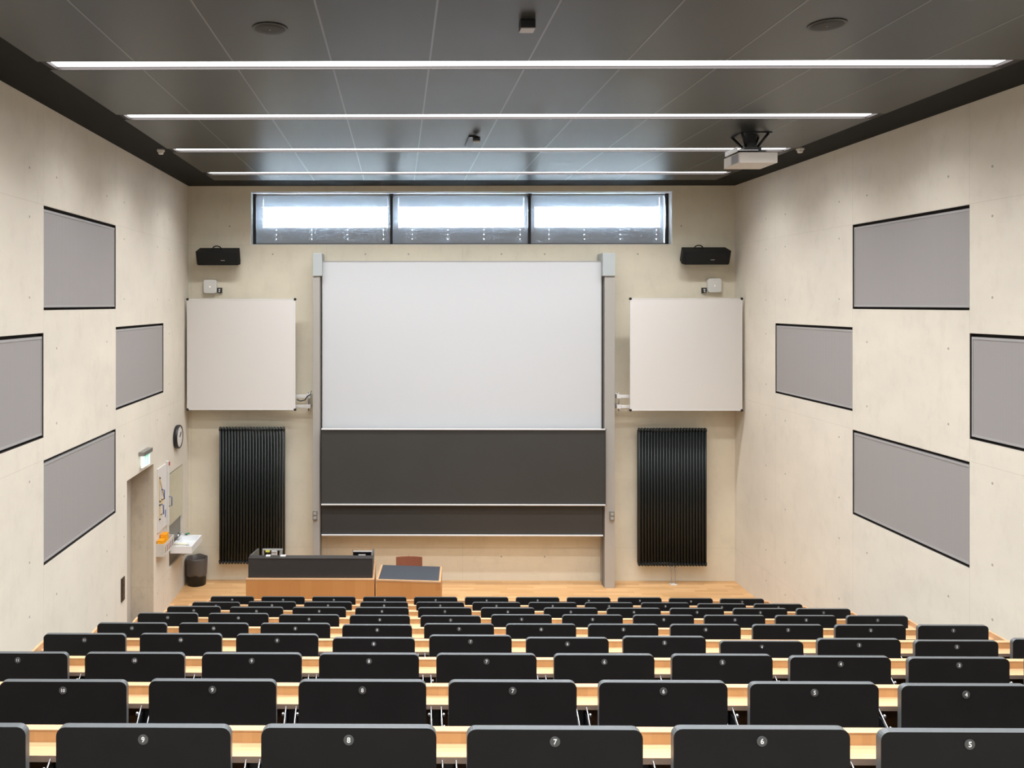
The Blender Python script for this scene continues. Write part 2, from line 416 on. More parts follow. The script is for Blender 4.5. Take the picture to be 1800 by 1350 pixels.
# ceiling: dark soffit, metal panel field, joint strips
b = B(); b.box(XL - 0.45, XR + 0.45, YB - 0.3, BW + 0.45, TOP, TOP + 0.2)
ceil = structure(b.build('ceiling', 'soffit'))
PX0, PX1 = -2.69, 4.62; PZ = EZ + 1.80
LY = [6.01 + 1.663 * k for k in range(-4, 4)]
SL = 0.107
b = B(); jb = B()
segs = [(YB, LY[0] - SL)] + [(LY[i] + SL, LY[i + 1] - SL) for i in range(7)] + [(LY[7] + SL, 11.60)]
PW = (PX1 - PX0) / 10
for y0, y1 in segs:
    for k in range(10):
        b.box(PX0 + k * PW + 0.0068, PX0 + (k + 1) * PW - 0.0068, y0, y1, PZ, PZ + 0.022)
    for k in range(1, 10):
        x = PX0 + k * PW; jb.box(x - 0.0065, x + 0.0065, y0, y1, PZ - 0.0012, PZ + 0.022)
b.build('metal_panels', 'ceil', ceil); jb.build('joint_strips', 'joint', ceil)
place = ['nearest the end wall, above the window', 'second from the end wall, crossing behind the projector',
         'third from the end wall', 'nearest to the back seats in view, longest of the four',
         'above the back seats, behind the viewer', 'above the back walkway', 'behind the back walkway', 'at the rear wall']
for i, y in enumerate(LY):
    lab = 'slim white ceiling light strip ' + place[7 - i]
    t = thing('ceiling_light', (XC, y, PZ), lab, 'light', 'light strips across the ceiling')
    b = B(); b.box(-2.62, 4.545, y - 0.098, y + 0.098, PZ + 0.024, PZ + 0.028); b.build('diffuser', 'led', t)
    b = B(); b.box(-2.66, 4.615, y - 0.106, y - 0.098, PZ + 0.0, PZ + 0.029)
    b.box(-2.66, 4.615, y + 0.098, y + 0.106, PZ + 0.0, PZ + 0.029)
    b.box(-2.66, -2.62, y - 0.098, y + 0.098, PZ + 0.0, PZ + 0.029); b.box(4.545, 4.615, y - 0.098, y + 0.098, PZ + 0.0, PZ + 0.029)
    b.build('housing', 'slot', t)
    la = bpy.data.lights.new('strip_lamp', 'AREA'); la.shape = 'RECTANGLE'; la.size = 7.12; la.size_y = 0.17
    la.energy = LAMP; la.color = (0.97, 0.985, 1.0); la.spread = math.radians(128)
    lo = bpy.data.objects.new('strip_lamp', la); COL.objects.link(lo); lo.parent = t; lo.location = (-0.0025, 0, 0.021)

# ================================================================= window
w1 = bpy.data.objects.new('window_1', None); COL.objects.link(w1); w1.location = (XC, BW + 0.2, WZ0); structure(w1)
b = B()
b.box(WX0, WX1, BW + 0.002, BW + 0.43, WZ1 - 0.012, WZ1 - 0.0005)
b.box(WX0 + 0.0005, WX0 + 0.012, BW + 0.002, BW + 0.43, WZ0, WZ1 - 0.012)
b.box(WX1 - 0.012, WX1 - 0.0005, BW + 0.002, BW + 0.43, WZ0, WZ1 - 0.012)
b.box(WX0 + 0.012, WX1 - 0.012, BW + 0.002, BW + 0.43, WZ0 + 0.0005, WZ0 + 0.008)
b.build('reveal', 'reveal', w1)
MX = [-2.262, -0.107, 2.060, 4.216]
YBL = BW + 0.18
for x in MX:
    b = B(); b.box(x - 0.022, x + 0.022, YBL - 0.03, YBL + 0.02, WZ0 + 0.008, WZ1 - 0.035)
    b.box(x - 0.03, x + 0.03, YBL - 0.035, YBL + 0.02, WZ1 - 0.075, WZ1 - 0.02)
    r = b.build('guide_rail', 'rail', w1)
    c = B(); c.tube([(x - 0.018, YBL - 0.038, WZ1 - 0.055), (x - 0.018, YBL - 0.0355, WZ1 - 0.055)], 0.006); c.tube([(x + 0.018, YBL - 0.038, WZ1 - 0.055), (x + 0.018, YBL - 0.0355, WZ1 - 0.055)], 0.006)
    c.build('bracket_screws', 'chrome', r)
b = B(); b.box(WX0 + 0.012, WX1 - 0.012, YBL - 0.03, YBL + 0.02, WZ0 + 0.008, WZ0 + 0.028); b.build('sill_rail', 'rail', w1)
YG = BW + 0.30
z = lambda y, Y=YG: EZ + (534 - y) * Y / F
for i in range(3):
    xa, xb = MX[i] + 0.022, MX[i + 1] - 0.022
    b = B(); b.box(xa + 0.075, xb - 0.03, YG + 0.02, YG + 0.028, z(402), z(346)); b.build('pane', 'glass', w1)
    # frame around the pane
    b = B(); fr = 0.06
    b.box(xa - 0.02, xa + 0.085, YG + 0.01, YG + 0.04, WZ0 + 0.009, WZ1 - 0.013)
    b.box(xb - 0.035, xb + 0.02, YG + 0.01, YG + 0.04, WZ0 + 0.009, WZ1 - 0.013)
    b.box(xa + 0.085, xb - 0.035, YG + 0.01, YG + 0.04, z(347), WZ1 - 0.013)
    b.build('window_frame', 'slat', w1)
    # outside: closed lower slats with cord holes, open slats above
    b = B(); cx = [xa + (xb - xa) * q for q in (0.145, 0.41, 0.68, 0.95)]
    hs = [(c - 0.0075, c + 0.0075, z(yy) - 0.0075, z(yy) + 0.0075, None) for c in cx for yy in (404.5, 412.5, 420.5)]
    slab('Y', YG - 0.020, YG - 0.016, xa, xb, WZ0 + 0.009, z(400.5), hs, b)
    b.build('closed_slats', 'slat', w1)
    b = B()
    for k in range(6):
        zz = z(400.5) + 0.003 + k * 0.0605
        b.box(xa + 0.09, xb - 0.04, YG + 0.045, YG + 0.10, zz, zz + 0.006)
    for k in range(8):
        zz = z(361) + k * 0.020; b.prism([(xa + 0.09, YG + 0.05, zz), (xa + 0.09, YG + 0.052, zz + 0.002), (xa + 0.09, YG + 0.058, zz - 0.017), (xa + 0.09, YG + 0.056, zz - 0.019)], (xb - xa - 0.13, 0, 0))
    b.build('open_slats', 'slat', w1)
    bl = thing('roller_blind', ((xa + xb) / 2, YBL, WZ0), ['grey translucent roller blind in the left third of the high window', 'grey translucent roller blind in the middle of the high window', 'grey translucent roller blind in the right third of the high window'][i], 'blind', 'roller blinds on the high window')
    b = B(); b.box(xa + 0.002, xb - 0.002, YBL - 0.0006, YBL + 0.0006, WZ0 + 0.042, WZ1 - 0.03); b.build('fabric', 'fabric', bl)
    b = B(); b.box(xa + 0.002, xb - 0.002, YBL - 0.006, YBL + 0.006, WZ0 + 0.029, WZ0 + 0.043); b.build('bottom_bar', 'acoustic_frame', bl)
    b = B(); b.tube([(xa + 0.004, YBL, WZ1 - 0.030), (xb - 0.004, YBL, WZ1 - 0.030)], 0.014); b.build('roller', 'acoustic_frame', bl)

# ================================================================= acoustic panels
names = {0: 'highest, upper', 1: 'cut off by the photo edge, nearest to the viewer,', 2: 'farthest, closest to the end wall,', 3: 'lowest'}
for side, xw, sg in (('left', XL, -1), ('right', XR, 1)):
    for k, (y0, y1, z0, z1) in enumerate(PAN):
        t = thing('acoustic_panel', (xw, (y0 + y1) / 2, z0), 'grey ribbed acoustic panel set into the %s wall, %s of its four' % (side, ['highest', 'nearest', 'farthest', 'lowest'][k]), 'acoustic panel', 'acoustic panels on the side walls')
        f0 = 0.020; gy = 0.016; gt = 0.032; gb = 0.026
        xa, xb = sorted((xw + sg * 0.012, xw + sg * 0.050))
        b = B(); b.box(xa, xb, y0 + gy, y1 - gy, z0 + gb, z1 - gt); b.build('ribbed_face', 'acoustic_side', t)
        xa, xb = sorted((xw + sg * 0.008, xw + sg * 0.012))
        b = B(); e = 0.012
        b.box(xa, xb, y0 + gy, y1 - gy, z0 + gb, z0 + gb + 0.02); b.box(xa, xb, y0 + gy, y1 - gy, z1 - gt - 0.022, z1 - gt)
        b.box(xa, xb, y0 + gy, y0 + gy + e, z0 + gb + 0.02, z1 - gt - 0.022); b.box(xa, xb, y1 - gy - e, y1 - gy, z0 + gb + 0.02, z1 - gt - 0.022)
        b.build('frame', 'acoustic_frame', t)
        xa, xb = sorted((xw + sg * 0.051, xw + sg * 0.069))
        b = B(); b.box(xa, xb, y0 + 0.001, y1 - 0.001, z0 + 0.001, z1 - 0.001)
        xa, xb = sorted((xw + sg * 0.004, xw + sg * 0.051))
        for q in ((y0 + 0.001, y1 - 0.001, z0 + 0.001, z0 + 0.003), (y0 + 0.001, y1 - 0.001, z1 - 0.003, z1 - 0.001), (y0 + 0.001, y0 + 0.003, z0 + 0.003, z1 - 0.003), (y1 - 0.003, y1 - 0.001, z0 + 0.003, z1 - 0.003)):
            b.box(xa, xb, *q)
        b.build('backing_tray', 'void', t)

# ================================================================= writing desks (one long unit per row)
rowname = ['nearest row', 'second row from the viewer', 'third row from the viewer', 'fourth row from the viewer', 'middle row',
           'fourth row from the stage', 'third row from the stage', 'second row from the stage', 'front row by the stage']
PITCH = 0.6
DX0, DX1 = -2.295, 4.45
for r, (Y, zt, zf, x7) in enumerate(zip(ROWY, ZTOP, ZFLOOR, ROWX7)):
    zl = zt - 0.110; zs = zl - 0.040          # ledge top, shelf top
    t = thing('writing_desk', (XC, Y + 0.15, zf), 'long light wooden desk running along the %s' % rowname[r].replace('nearest row', 'nearest row of seats'), 'desk', 'long wooden desks between the seat rows')
    a, c = DX0 + 0.018, DX1 - 0.018
    b = B(); b.box(a, c, Y + 0.192, Y + 0.222, zl - 0.004, zl); b.build('ledge_top', 'wood_top', t)
    b = B(); b.box(a, c, Y + 0.194, Y + 0.220, zs - 0.018, zl - 0.004); b.build('riser', 'wood_riser', t)
    b = B(); b.mi = 1; b.box(a, c, Y + 0.118, Y + 0.194, zs - 0.020, zs - 0.001); b.mi = 0; b.box(a, c, Y + 0.118, Y + 0.194, zs - 0.001, zs)
    b.build('shelf', ['wood_top', 'wood_edge'], t)
    b = B(); b.box(a, c, Y + 0.196, Y + 0.214, zf, zs - 0.018); b.build('back_panel', 'wood_panel', t)
    for xx in (DX0, DX1 - 0.018):
        b = B(); pr = [(xx, Y + 0.222, zf), (xx, Y + 0.222, zl), (xx, Y + 0.015, zl), (xx, Y + 0.0, zl - 0.010), (xx, Y + 0.0, zl - 0.05), (xx, Y + 0.12, zl - 0.13), (xx, Y + 0.12, zf)]
        b.prism(pr, (0.018, 0, 0)); b.build('side_panel', 'wood_top', t)
    for k in range(12):
        xx = x7 + (k - 4.5) * PITCH
        xx = max(DX0 + 0.0365, min(DX1 - 0.027, xx))
        b = B(); b.box(xx - 0.013, xx + 0.013, Y + 0.130, Y + 0.196, zf, zs - 0.022)
        b.build('support_post', 'black', t)

# ================================================================= folding seats
def rounded(w_, h_, r_, n=5):
    """outline of a board, centred in x, top at 0, going down h_; corners rounded"""
    pts = []
    for cx, cz, a0 in ((w_ / 2 - r_, -r_, 0), (-w_ / 2 + r_, -r_, 90), (-w_ / 2 + r_, -h_ + r_, 180), (w_ / 2 - r_, -h_ + r_, 270)):
        for i in range(n + 1):
            t = math.radians(a0 + 90 * i / n); pts.append((cx + r_ * math.cos(t), cz + r_ * math.sin(t)))
    return pts

def arm_mesh():
    b = B()
    b.mi = 0; b.prism([(-0.004, 0.024, -0.240), (-0.004, 0.085, -0.200), (-0.004, 0.150, -0.200), (-0.004, 0.150, -0.30), (-0.004, 0.08, -0.42), (-0.004, 0.024, -0.44)], (0.008, 0, 0))
    b.mi = 1; b.tube([(0, 0.028, -0.238), (0, 0.05, -0.214), (0, 0.085, -0.188), (0, 0.112, -0.168)], 0.0026, 8)
    return b
def bolt_mesh():
    b = B(); b.sphere((0, 0.085, -0.187), 0.0075, (0.9, 1, 1)); b.sphere((0, 0.045, -0.214), 0.006, (0.9, 1, 1)); return b
H = 0.85
proto = {}
b = B(); b.mi = 1; b.prism([(x, 0.0, z_ ) for x, z_ in rounded(0.511, 0.40, 0.026)], (0, 0.024, 0), cap_mi=0)
proto['backrest'] = b.build('backrest', ['seat', 'seat_edge'])
b = B(); b.mi = 1; b.prism([(x, 0.050, z_ - 0.20) for x, z_ in rounded(0.44, 0.36, 0.03)], (0, 0.022, 0), cap_mi=0)
proto['seat_pan'] = b.build('seat_pan', ['seat', 'seat_edge'])
b = B(); b.lathe([(0.0150, 0), (0.0155, -0.0012), (0.0145, -0.002)], (0, 0, 0), 'Y', 20); proto['number_plate'] = b.build('number_plate', 'disc')
ma = arm_mesh().build('swing_arm', ['black', 'chrome']); mb = bolt_mesh().build('bolt', 'chrome')
proto['swing_arm'] = ma; proto['bolt'] = mb
MESH = {k: o.data for k, o in proto.items()}
for o in proto.values(): bpy.data.objects.remove(o)
NUM = {n: text_mesh(str(n), 0.0215 if n < 10 else 0.0185, 'number', 0.0004) for n in range(1, 12)}
# how far single seat tops sit below their row's line, in pixels of the photo
DROP = {(0, 5): 3, (0, 6): -1, (0, 7): 1, (0, 8): -0.5, (1, 10): 2, (1, 4): 4, (1, 5): 1.5, (2, 4): 2.5, (2, 3): 4, (3, 8): 4.5, (3, 6): 3.5,
        (3, 5): 1, (3, 4): 8, (3, 3): 4, (3, 2): 6.5, (3, 1): 3, (3, 11): -1, (3, 10): -1.5, (3, 9): -1, (4, 8): 2, (5, 9): 1, (5, 8): 1.5, (5, 7): 2, (5, 11): -1.5, (5, 10): -1,
        (6, 11): -1, (8, 2): 1, (8, 1): 1.5, (7, 2): 1.5, (7, 1): 1.5, (7, 11): 1.0}
def ob(name, me, parent, loc=(0, 0, 0)):
    o = bpy.data.objects.new(name, me); COL.objects.link(o); o.parent = parent; o.location = loc; return o
for r, (Y, zt, zf, x7) in enumerate(zip(ROWY, ZTOP, ZFLOOR, ROWX7)):
    for n in range(11, 0, -1):
        x = x7 + (7 - n) * PITCH
        d = DROP.get((r, n), 0) * Y / F + (YAW * 0)
        rot = 0.0
        rt = thing('folding_seat', (x, Y, zf), 'black folding seat with number %d on its back, in the %s' % (n, rowname[r]), 'seat', 'folding seats of the %s' % rowname[r])
        zz = zt - zf - d
        bk = ob('backrest', MESH['backrest'], rt, (0, 0, zz))
        if (r, n) == (3, 4): bk.rotation_euler = (math.radians(-4), 0, 0)
        pl = ob('number_plate', MESH['number_plate'], rt, (0, -0.0002, zz - 0.0345)); ob('number', NUM[n], pl, (0, -0.0026, 0))
        ob('seat_pan', MESH['seat_pan'], rt, (0, 0, zz))
        for sg in (-1, 1):
            am = ob('swing_arm', MESH['swing_arm'], rt, (sg * 0.279, 0, zt - zf + 0.012)); ob('bolt', MESH['bolt'], am, (-sg * 0.009, 0, 0))

# ================================================================= sliding board unit
FY = 12.04
def pillar(x0, x1, inner, lab):
    t = thing('board_pillar', ((x0 + x1) / 2, FY + 0.12, 0), lab, 'pillar', 'tall aluminium pillars of the board system')
    ztop = EZ + 0.42
    b = B(); b.box(x0, x1, FY, FY + 0.10, 0, ztop); b.box(x0 + 0.01, x1 - 0.01, FY + 0.13, BW - 0.005, 0, ztop)
    xi = x1 if inner > 0 else x0
    b.box(x0 + 0.02, x1 - 0.02, FY + 0.10, FY + 0.13, 0, ztop)
    b.build('post', 'alu_pillar', t, bevel=0.004)
    b = B()
    a, c = (xi + 0.0005, xi + 0.010) if inner > 0 else (xi - 0.010, xi - 0.0005)
    b.box(a, c, FY + 0.035, FY + 0.045, 0, ztop); b.box(a, c, FY + 0.085, FY + 0.095, 0, ztop); b.box(a, c, FY + 0.14, FY + 0.15, 0, ztop)
    b.build('guide_track', 'steel', t)
    b = B(); a, c = (x0, x1 + 0.035) if inner > 0 else (x0 - 0.035, x1)
    b.box(a, c, FY - 0.02, BW - 0.004, ztop, EZ + 0.765); b.build('head_box', 'cap_grey', t, bevel=0.005)
    return t
pl_ = pillar(-1.290, -1.186, 1, 'tall grey aluminium pillar left of the projection screen')
pr_ = pillar(3.118, 3.268, -1, 'tall grey aluminium pillar right of the projection screen')
for t, x, nm in ((pl_, 553.5, 'left'), (pr_, 1075.0, 'right')):
    X, Z = P(x, 906.5, FY - 0.02)
    o = thing('board_switch', (X, FY - 0.001, Z - 0.07), 'small grey two-button switch box on the %s board pillar' % nm, 'switch', 'switches on the board pillars')
    b = B(); b.box(X - 0.035, X + 0.035, FY - 0.03, FY - 0.001, Z - 0.07, Z + 0.07); b.build('case', 'steel', o, bevel=0.004)
    for dz in (0.012, -0.052):
        b = B(); b.box(X - 0.022, X + 0.022, FY - 0.037, FY - 0.03, Z + dz, Z + dz + 0.04); b.build('button', 'alu', o, bevel=0.003)
# projection screen / whiteboard
t = thing('projection_screen', (XC, 12.10, EZ - 1.95), 'huge white projection screen board between the two pillars', 'screen')
b = B(); b.box(-1.149, 3.077, 12.105, 12.125, EZ - 2.0, EZ + 0.640); b.build('white_surface', 'screen', t)
b = B(); b.box(-1.155, 3.083, 12.100, 12.13, EZ + 0.640, EZ + 0.652); b.box(-1.158, -1.149, 12.100, 12.13, EZ - 2.0, EZ + 0.64); b.box(3.077, 3.086, 12.100, 12.13, EZ - 2.0, EZ + 0.64); b.build('edge_trim', 'alu', t)
def board(Y, x0, x1, z0, z1, lab):
    t = thing('chalkboard', ((x0 + x1) / 2, Y, z0), lab, 'chalkboard', 'dark sliding chalkboards')
    b = B(); b.box(x0 + 0.006, x1 - 0.006, Y + 0.006, Y + 0.028, z0 + 0.018, z1 - 0.018); b.build('writing_surface', 'bboard', t)
    b = B(); b.box(x0, x1, Y - 0.012, Y + 0.028, z1 - 0.018, z1); b.box(x0, x1, Y - 0.02, Y + 0.028, z0, z0 + 0.018)
    b.build('trim_rail', 'alu_light', t, bevel=0.003)
    b = B(); b.box(x0, x0 + 0.006, Y, Y + 0.028, z0 + 0.018, z1 - 0.018); b.box(x1 - 0.006, x1, Y, Y + 0.028, z0 + 0.018, z1 - 0.018)
    for xx in (x0 - 0.004, x1 - 0.006): b.box(xx, xx + 0.010, Y - 0.021, Y + 0.029, z1 - 0.019, z1 + 0.001); b.box(xx, xx + 0.010, Y - 0.021, Y + 0.029, z0 - 0.001, z0 + 0.019)
    b.build('end_cap', 'black', t)
board(11.985, P(564, 0, 11.985)[0], P(1064, 0, 11.985)[0], P(0, 888, 11.985)[1], P(0, 753.5, 11.985)[1], 'wide dark chalkboard directly below the projection screen')
board(12.045, -1.165, 3.095, P(0, 941.5, 12.045)[1], P(0, 941.5, 12.045)[1] + 1.15, 'lower dark chalkboard half hidden behind the upper one')

# side whiteboards on swivel arms
def wboard(Y, x0, x1, y0, y1, armside, lab):
    X0, X1 = P(x0, 0, Y)[0], P(x1, 0, Y)[0]; Z0, Z1 = P(0, y1, Y)[1], P(0, y0, Y)[1]
    t = thing('whiteboard', ((X0 + X1) / 2, Y, Z0), lab, 'whiteboard', 'square whiteboards beside the screen')
    b = B(); b.box(X0 + 0.012, X1 - 0.012, Y + 0.002, Y + 0.022, Z0 + 0.012, Z1 - 0.012); b.build('white_surface', 'wboard', t)
    b = B(); e = 0.012
    for q in ((X0, X1, Z0, Z0 + e), (X0, X1, Z1 - e, Z1), (X0, X0 + e, Z0 + e, Z1 - e), (X1 - e, X1, Z0 + e, Z1 - e)): b.box(q[0], q[1], Y, Y + 0.025, q[2], q[3])
    b.build('frame', 'alu_light', t)
    for xx in (X0, X1):
        for zz in (Z0, Z1):
            b = B(); b.lathe([(0.016, -0.004), (0.020, 0.0), (0.020, 0.028), (0.012, 0.032)], (xx + (0.006 if xx == X0 else -0.006), Y, zz + (0.006 if zz == Z0 else -0.006)), 'Y', 14)
            b.build('corner_cap', 'black', t)
    # arms to the wall
    xe = X1 if armside > 0 else X0
    xf = xe + (0.19 if armside > 0 else -0.145)
    a = B()
    for yy in (698, 716):
        zz = P(0, yy, Y)[1]
        a.box(min(xe - armside * 0.2, xf), max(xe - armside * 0.2, xf), Y + 0.10, Y + 0.13, zz - 0.022, zz + 0.022)
        a.box(min(xe - armside * 0.2, xe - armside * 0.16), max(xe - armside * 0.2, xe - armside * 0.16), Y + 0.025, Y + 0.10, zz - 0.022, zz + 0.022)
        a.box(xf - 0.03, xf + 0.03, Y + 0.09, BW - 0.001, zz - 0.03, zz + 0.03)
    a.build('swivel_arm', 'alu_light', t, bevel=0.003)
    a = B(); a.tube([(xf, Y + 0.10, P(0, 724, Y)[1]), (xf, Y + 0.10, P(0, 690, Y)[1])], 0.009); a.build('pivot_rod', 'steel', t)
    return t
wb1 = wboard(12.10, 328.0, 519.0, 525.5, 721, 1, 'square whiteboard left of the projection screen')
wb2 = wboard(11.98, 1107, 1303, 524.5, 721.5, -1, 'square whiteboard right of the projection screen')
b = B(); pts = [P(521, 703, 12.1), P(527, 706, 12.1), P(535, 704, 12.1), P(540, 697, 12.1), P(544, 695, 12.1), P(547, 688, 12.1)]
b.tube([(x, 12.155 + (0.0, 0.0, 0.0, 0.0, 0.0, 0.01)[i], z_) for i, (x, z_) in enumerate(pts)], 0.009, 8)
tag(b.build('cable', 'black', None, origin=(pts[0][0], 12.18, pts[0][1])), 'black cable looping from the left whiteboard arm to the wall', 'cable')

# ================================================================= radiators
def radiator(x0, x1, y0, y1, n, lab, pipes):
    Y = 12.17; X0, X1 = P(x0, 0, Y)[0], P(x1, 0, Y)[0]; Z0, Z1 = P(0, y1, Y)[1], P(0, y0, Y)[1]
    t = thing('radiator', ((X0 + X1) / 2, Y + 0.06, Z0), lab, 'radiator', 'tall black radiators')
    p = (X1 - X0) / n; me = None
    for k in range(n):
        xc = X0 + p * (k + 0.5)
        if me is None:
            b = B()
            for yy in (Y, Y + 0.037, Y + 0.074): b.tube([(xc, yy, Z0 + 0.03), (xc, yy, Z1 - 0.03)], 0.0185 if yy > Y else 0.0112, 8)
            for zz in (Z0, Z1):
                s_ = 1 if zz == Z0 else -1
                b.tube([(xc, Y - 0.008, zz + s_ * 0.045), (xc, Y + 0.0, zz + s_ * 0.02), (xc, Y + 0.02, zz + s_ * 0.008), (xc, Y + 0.045, zz + s_ * 0.008), (xc, Y + 0.065, zz + s_ * 0.03)], [0.012, 0.018, 0.019, 0.018, 0.012], 8)
            o = b.build('column', 'radiator', t, origin=(xc, Y, Z0)); me = o.data; me0 = o
        else:
            o = me0.copy(); COL.objects.link(o); o.location = Vector((xc, Y, Z0)) - t.location
    b = B()
    for zz in (Z0 + 0.035, Z1 - 0.035): b.tube([(X0, Y + 0.03, zz), (X1, Y + 0.03, zz)], 0.016, 10)
    b.build('header_pipe', 'radiator', t)
    b = B()
    for xx in (X0 + 0.2, X1 - 0.2):
        for zz in (Z0 + 0.3, Z1 - 0.3): b.box(xx - 0.012, xx + 0.012, Y + 0.05, BW - 0.001, zz - 0.02, zz + 0.02)
    b.build('wall_bracket', 'black', t)
    if pipes:
        b = B()
        for xx in (P(1180, 0, Y)[0], P(1187, 0, Y)[0]):
            b.tube([(xx, Y + 0.03, Z0 + 0.03), (xx, Y + 0.03, 0.01)], 0.008, 8); b.tube([(xx, Y + 0.03, Z0 - 0.02), (xx, Y + 0.03, Z0 - 0.06)], 0.015, 8)
        b.build('supply_pipe', 'chrome', t)
        b = B(); xx = P(1183.5, 0, Y)[0]; b.box(xx - 0.048, xx + 0.048, Y - 0.005, Y + 0.065, 0.0, 0.012); b.build('floor_rosette', 'plastic_white', t, bevel=0.003)
radiator(383.5, 500.5, 752, 992, 22, 'tall black column radiator left of the screen, behind the lectern', False)
radiator(1121, 1242, 753, 994, 23, 'tall black column radiator right of the screen, below the right whiteboard', True)

# ================================================================= loudspeakers, access points
def loudspeaker(x0, x1, y0, y1, lab, flip):
    Y = 12.09; X0, X1 = P(x0, 0, Y)[0], P(x1, 0, Y)[0]; Zc = (P(0, y0, Y)[1] + P(0, y1, Y)[1]) / 2
    xc = (X0 + X1) / 2; W = (X1 - X0); Yc = Y + 0.12
    t = thing('loudspeaker', (xc, Yc, Zc - 0.12), lab, 'loudspeaker', 'black loudspeakers high on the end wall')
    R = Matrix.Rotation(math.radians(22), 3, 'X')
    hh = 0.105
    def tr(b, name, mat, bevel=0.0): return b.build(name, mat, t, origin=(xc, Yc, Zc), bevel=bevel, rot=R)
    w2 = W / 2
    out = [(-w2 + 0.035, -0.13), (w2 - 0.035, -0.13), (w2, -0.085), (w2 - 0.03, 0.09), (-w2 + 0.03, 0.09), (-w2, -0.085)]
    b = B(); b.prism([(xc + a, Yc + c, Zc - hh) for a, c in out], (0, 0, 2 * hh)); tr(b, 'cabinet', 'speaker', 0.006)
    b = B(); b.box(xc - w2 + 0.045, xc + w2 - 0.045, Yc - 0.136, Yc - 0.130, Zc - hh + 0.012, Zc + hh - 0.012); tr(b, 'front_grille', plain('grille_cloth', (0.006, 0.006, 0.006, 1), 0.9, bump=0.5, bscale=400))
    b = B(); lx = xc + (0.08 if True else 0); b.box(lx - 0.03, lx + 0.03, Yc - 0.138, Yc - 0.136, Zc - 0.028, Zc - 0.020); tr(b, 'maker_plate', 'alu')
    b = B(); hx = xc + (-0.03 if not flip else -0.10)
    b.tube([(hx + 0.07 * math.cos(a), Yc + 0.02, Zc + hh - 0.004 + 0.055 * math.sin(a)) for a in [math.pi * i / 10 for i in range(11)]], 0.009, 8); tr(b, 'handle', 'speaker')
    b = B(); b.box(xc - 0.05, xc + 0.05, Yc + 0.08, BW - 0.001, Zc - 0.05, Zc + 0.05); b.build('wall_bracket', 'black', t)
loudspeaker(343, 420.5, 432.5, 466, 'black tilted loudspeaker above the left whiteboard', False)
loudspeaker(1200, 1284, 431, 466, 'black tilted loudspeaker above the right whiteboard', True)
def access_point(xa, xb, ya, yb, sx, lab, lab2):
    Y = 12.30; X0, X1 = P(xa, 0, Y)[0], P(xb, 0, Y)[0]; Z0, Z1 = P(0, yb, Y)[1], P(0, ya, Y)[1]; xc, zc = (X0 + X1) / 2, (Z0 + Z1) / 2
    t = thing('access_point', (xc, BW - 0.001, Z0), lab, 'access point', 'white wireless boxes on the end wall')
    ww, hh2 = X1 - X0, Z1 - Z0
    b = B(); b.prism([(xc + x, Y, Z1 + z_) for x, z_ in rounded(ww, hh2, 0.035)], (0, 0.058, 0)); b.build('case', 'plastic_white', t, bevel=0.006)
    b = B(); b.lathe([(0.006, 0), (0.006, -0.002)], (xc, Y, zc - 0.005), 'Y', 10); b.build('status_light', 'led_dot', t)
    X, Z = P(sx, 510.5, 12.33)
    s = thing('network_socket', (X, BW - 0.001, Z - 0.04), lab2, 'socket', 'black network sockets on the end wall')
    b = B(); b.box(X - 0.036, X + 0.036, BW - 0.03, BW - 0.001, Z - 0.042, Z + 0.042); b.build('plate', 'black', s, bevel=0.003)
    b = B(); b.box(X - 0.014, X + 0.012, BW - 0.045, BW - 0.030, Z + 0.004, Z + 0.022); b.box(X - 0.010, X + 0.008, BW - 0.055, BW - 0.030, Z - 0.025, Z - 0.004); b.build('plug', 'plastic_white', s)
    sg = 1 if X > xc else -1
    b = B(); b.tube([(X, BW - 0.05, Z - 0.02), (X - sg * 0.01, BW - 0.045, Z - 0.05), (X - sg * 0.04, BW - 0.03, Z - 0.035), (X - sg * 0.055, BW - 0.03, Z - 0.01)], 0.003, 6); b.build('patch_cable', 'plastic_white', s)
access_point(357, 380, 491.5, 515.5, 385.5, 'white square wireless box above the left whiteboard', 'small black network socket beside the left wireless box')
access_point(1243, 1267, 489.5, 514, 1236.5, 'white square wireless box above the right whiteboard', 'small black network socket beside the right wireless box')

# ================================================================= ceiling devices
for X, Y, lab in ((-0.838, 5.20, 'round dark ceiling speaker on the left, set in the metal ceiling'), (2.765, 5.155, 'round dark ceiling speaker on the right, set in the metal ceiling')):
    t = thing('ceiling_speaker', (X, Y, PZ), lab, 'ceiling speaker', 'round ceiling speakers')
    b = B(); b.lathe([(0.100, -0.006), (0.113, -0.007), (0.116, -0.004), (0.116, -0.0005)], (X, Y, PZ), 'Z', 40); b.build('rim', plain('rim_dark', (0.035, 0.035, 0.034, 1), 0.4), t)
    b = B(); b.lathe([(0.002, -0.010), (0.06, -0.0095), (0.099, -0.0065), (0.099, -0.0055)], (X, Y, PZ), 'Z', 40); b.build('grille', plain('grille_dark', (0.028, 0.028, 0.027, 1), 0.6, bump=0.6, bscale=300), t)
    b = B(); b.lathe([(0.004, -0.013), (0.004, -0.010)], (X, Y, PZ), 'Z', 10); b.build('centre_screw', 'alu', t)
t = thing('ceiling_sensor', (0.823, 5.10, PZ), 'small black box with pale underside hanging from the ceiling above the first strip', 'sensor')
b = B(); b.box(0.776, 0.870, 5.045, 5.135, PZ - 0.052, PZ - 0.0005); b.build('housing', 'black', t, bevel=0.004)
b = B(); b.box(0.778, 0.868, 5.047, 5.133, PZ - 0.057, PZ - 0.0525); b.build('cover', plain('pale_cover', (0.45, 0.45, 0.47, 1), 0.5), t)
t = thing('ceiling_camera', (0.83, 8.62, PZ), 'small black camera hanging from the ceiling between the second and third light strips', 'camera')
b = B(); b.box(0.755, 0.835, 8.52, 9.02, PZ - 0.018, PZ - 0.0005); b.build('mounting_plate', 'black', t)
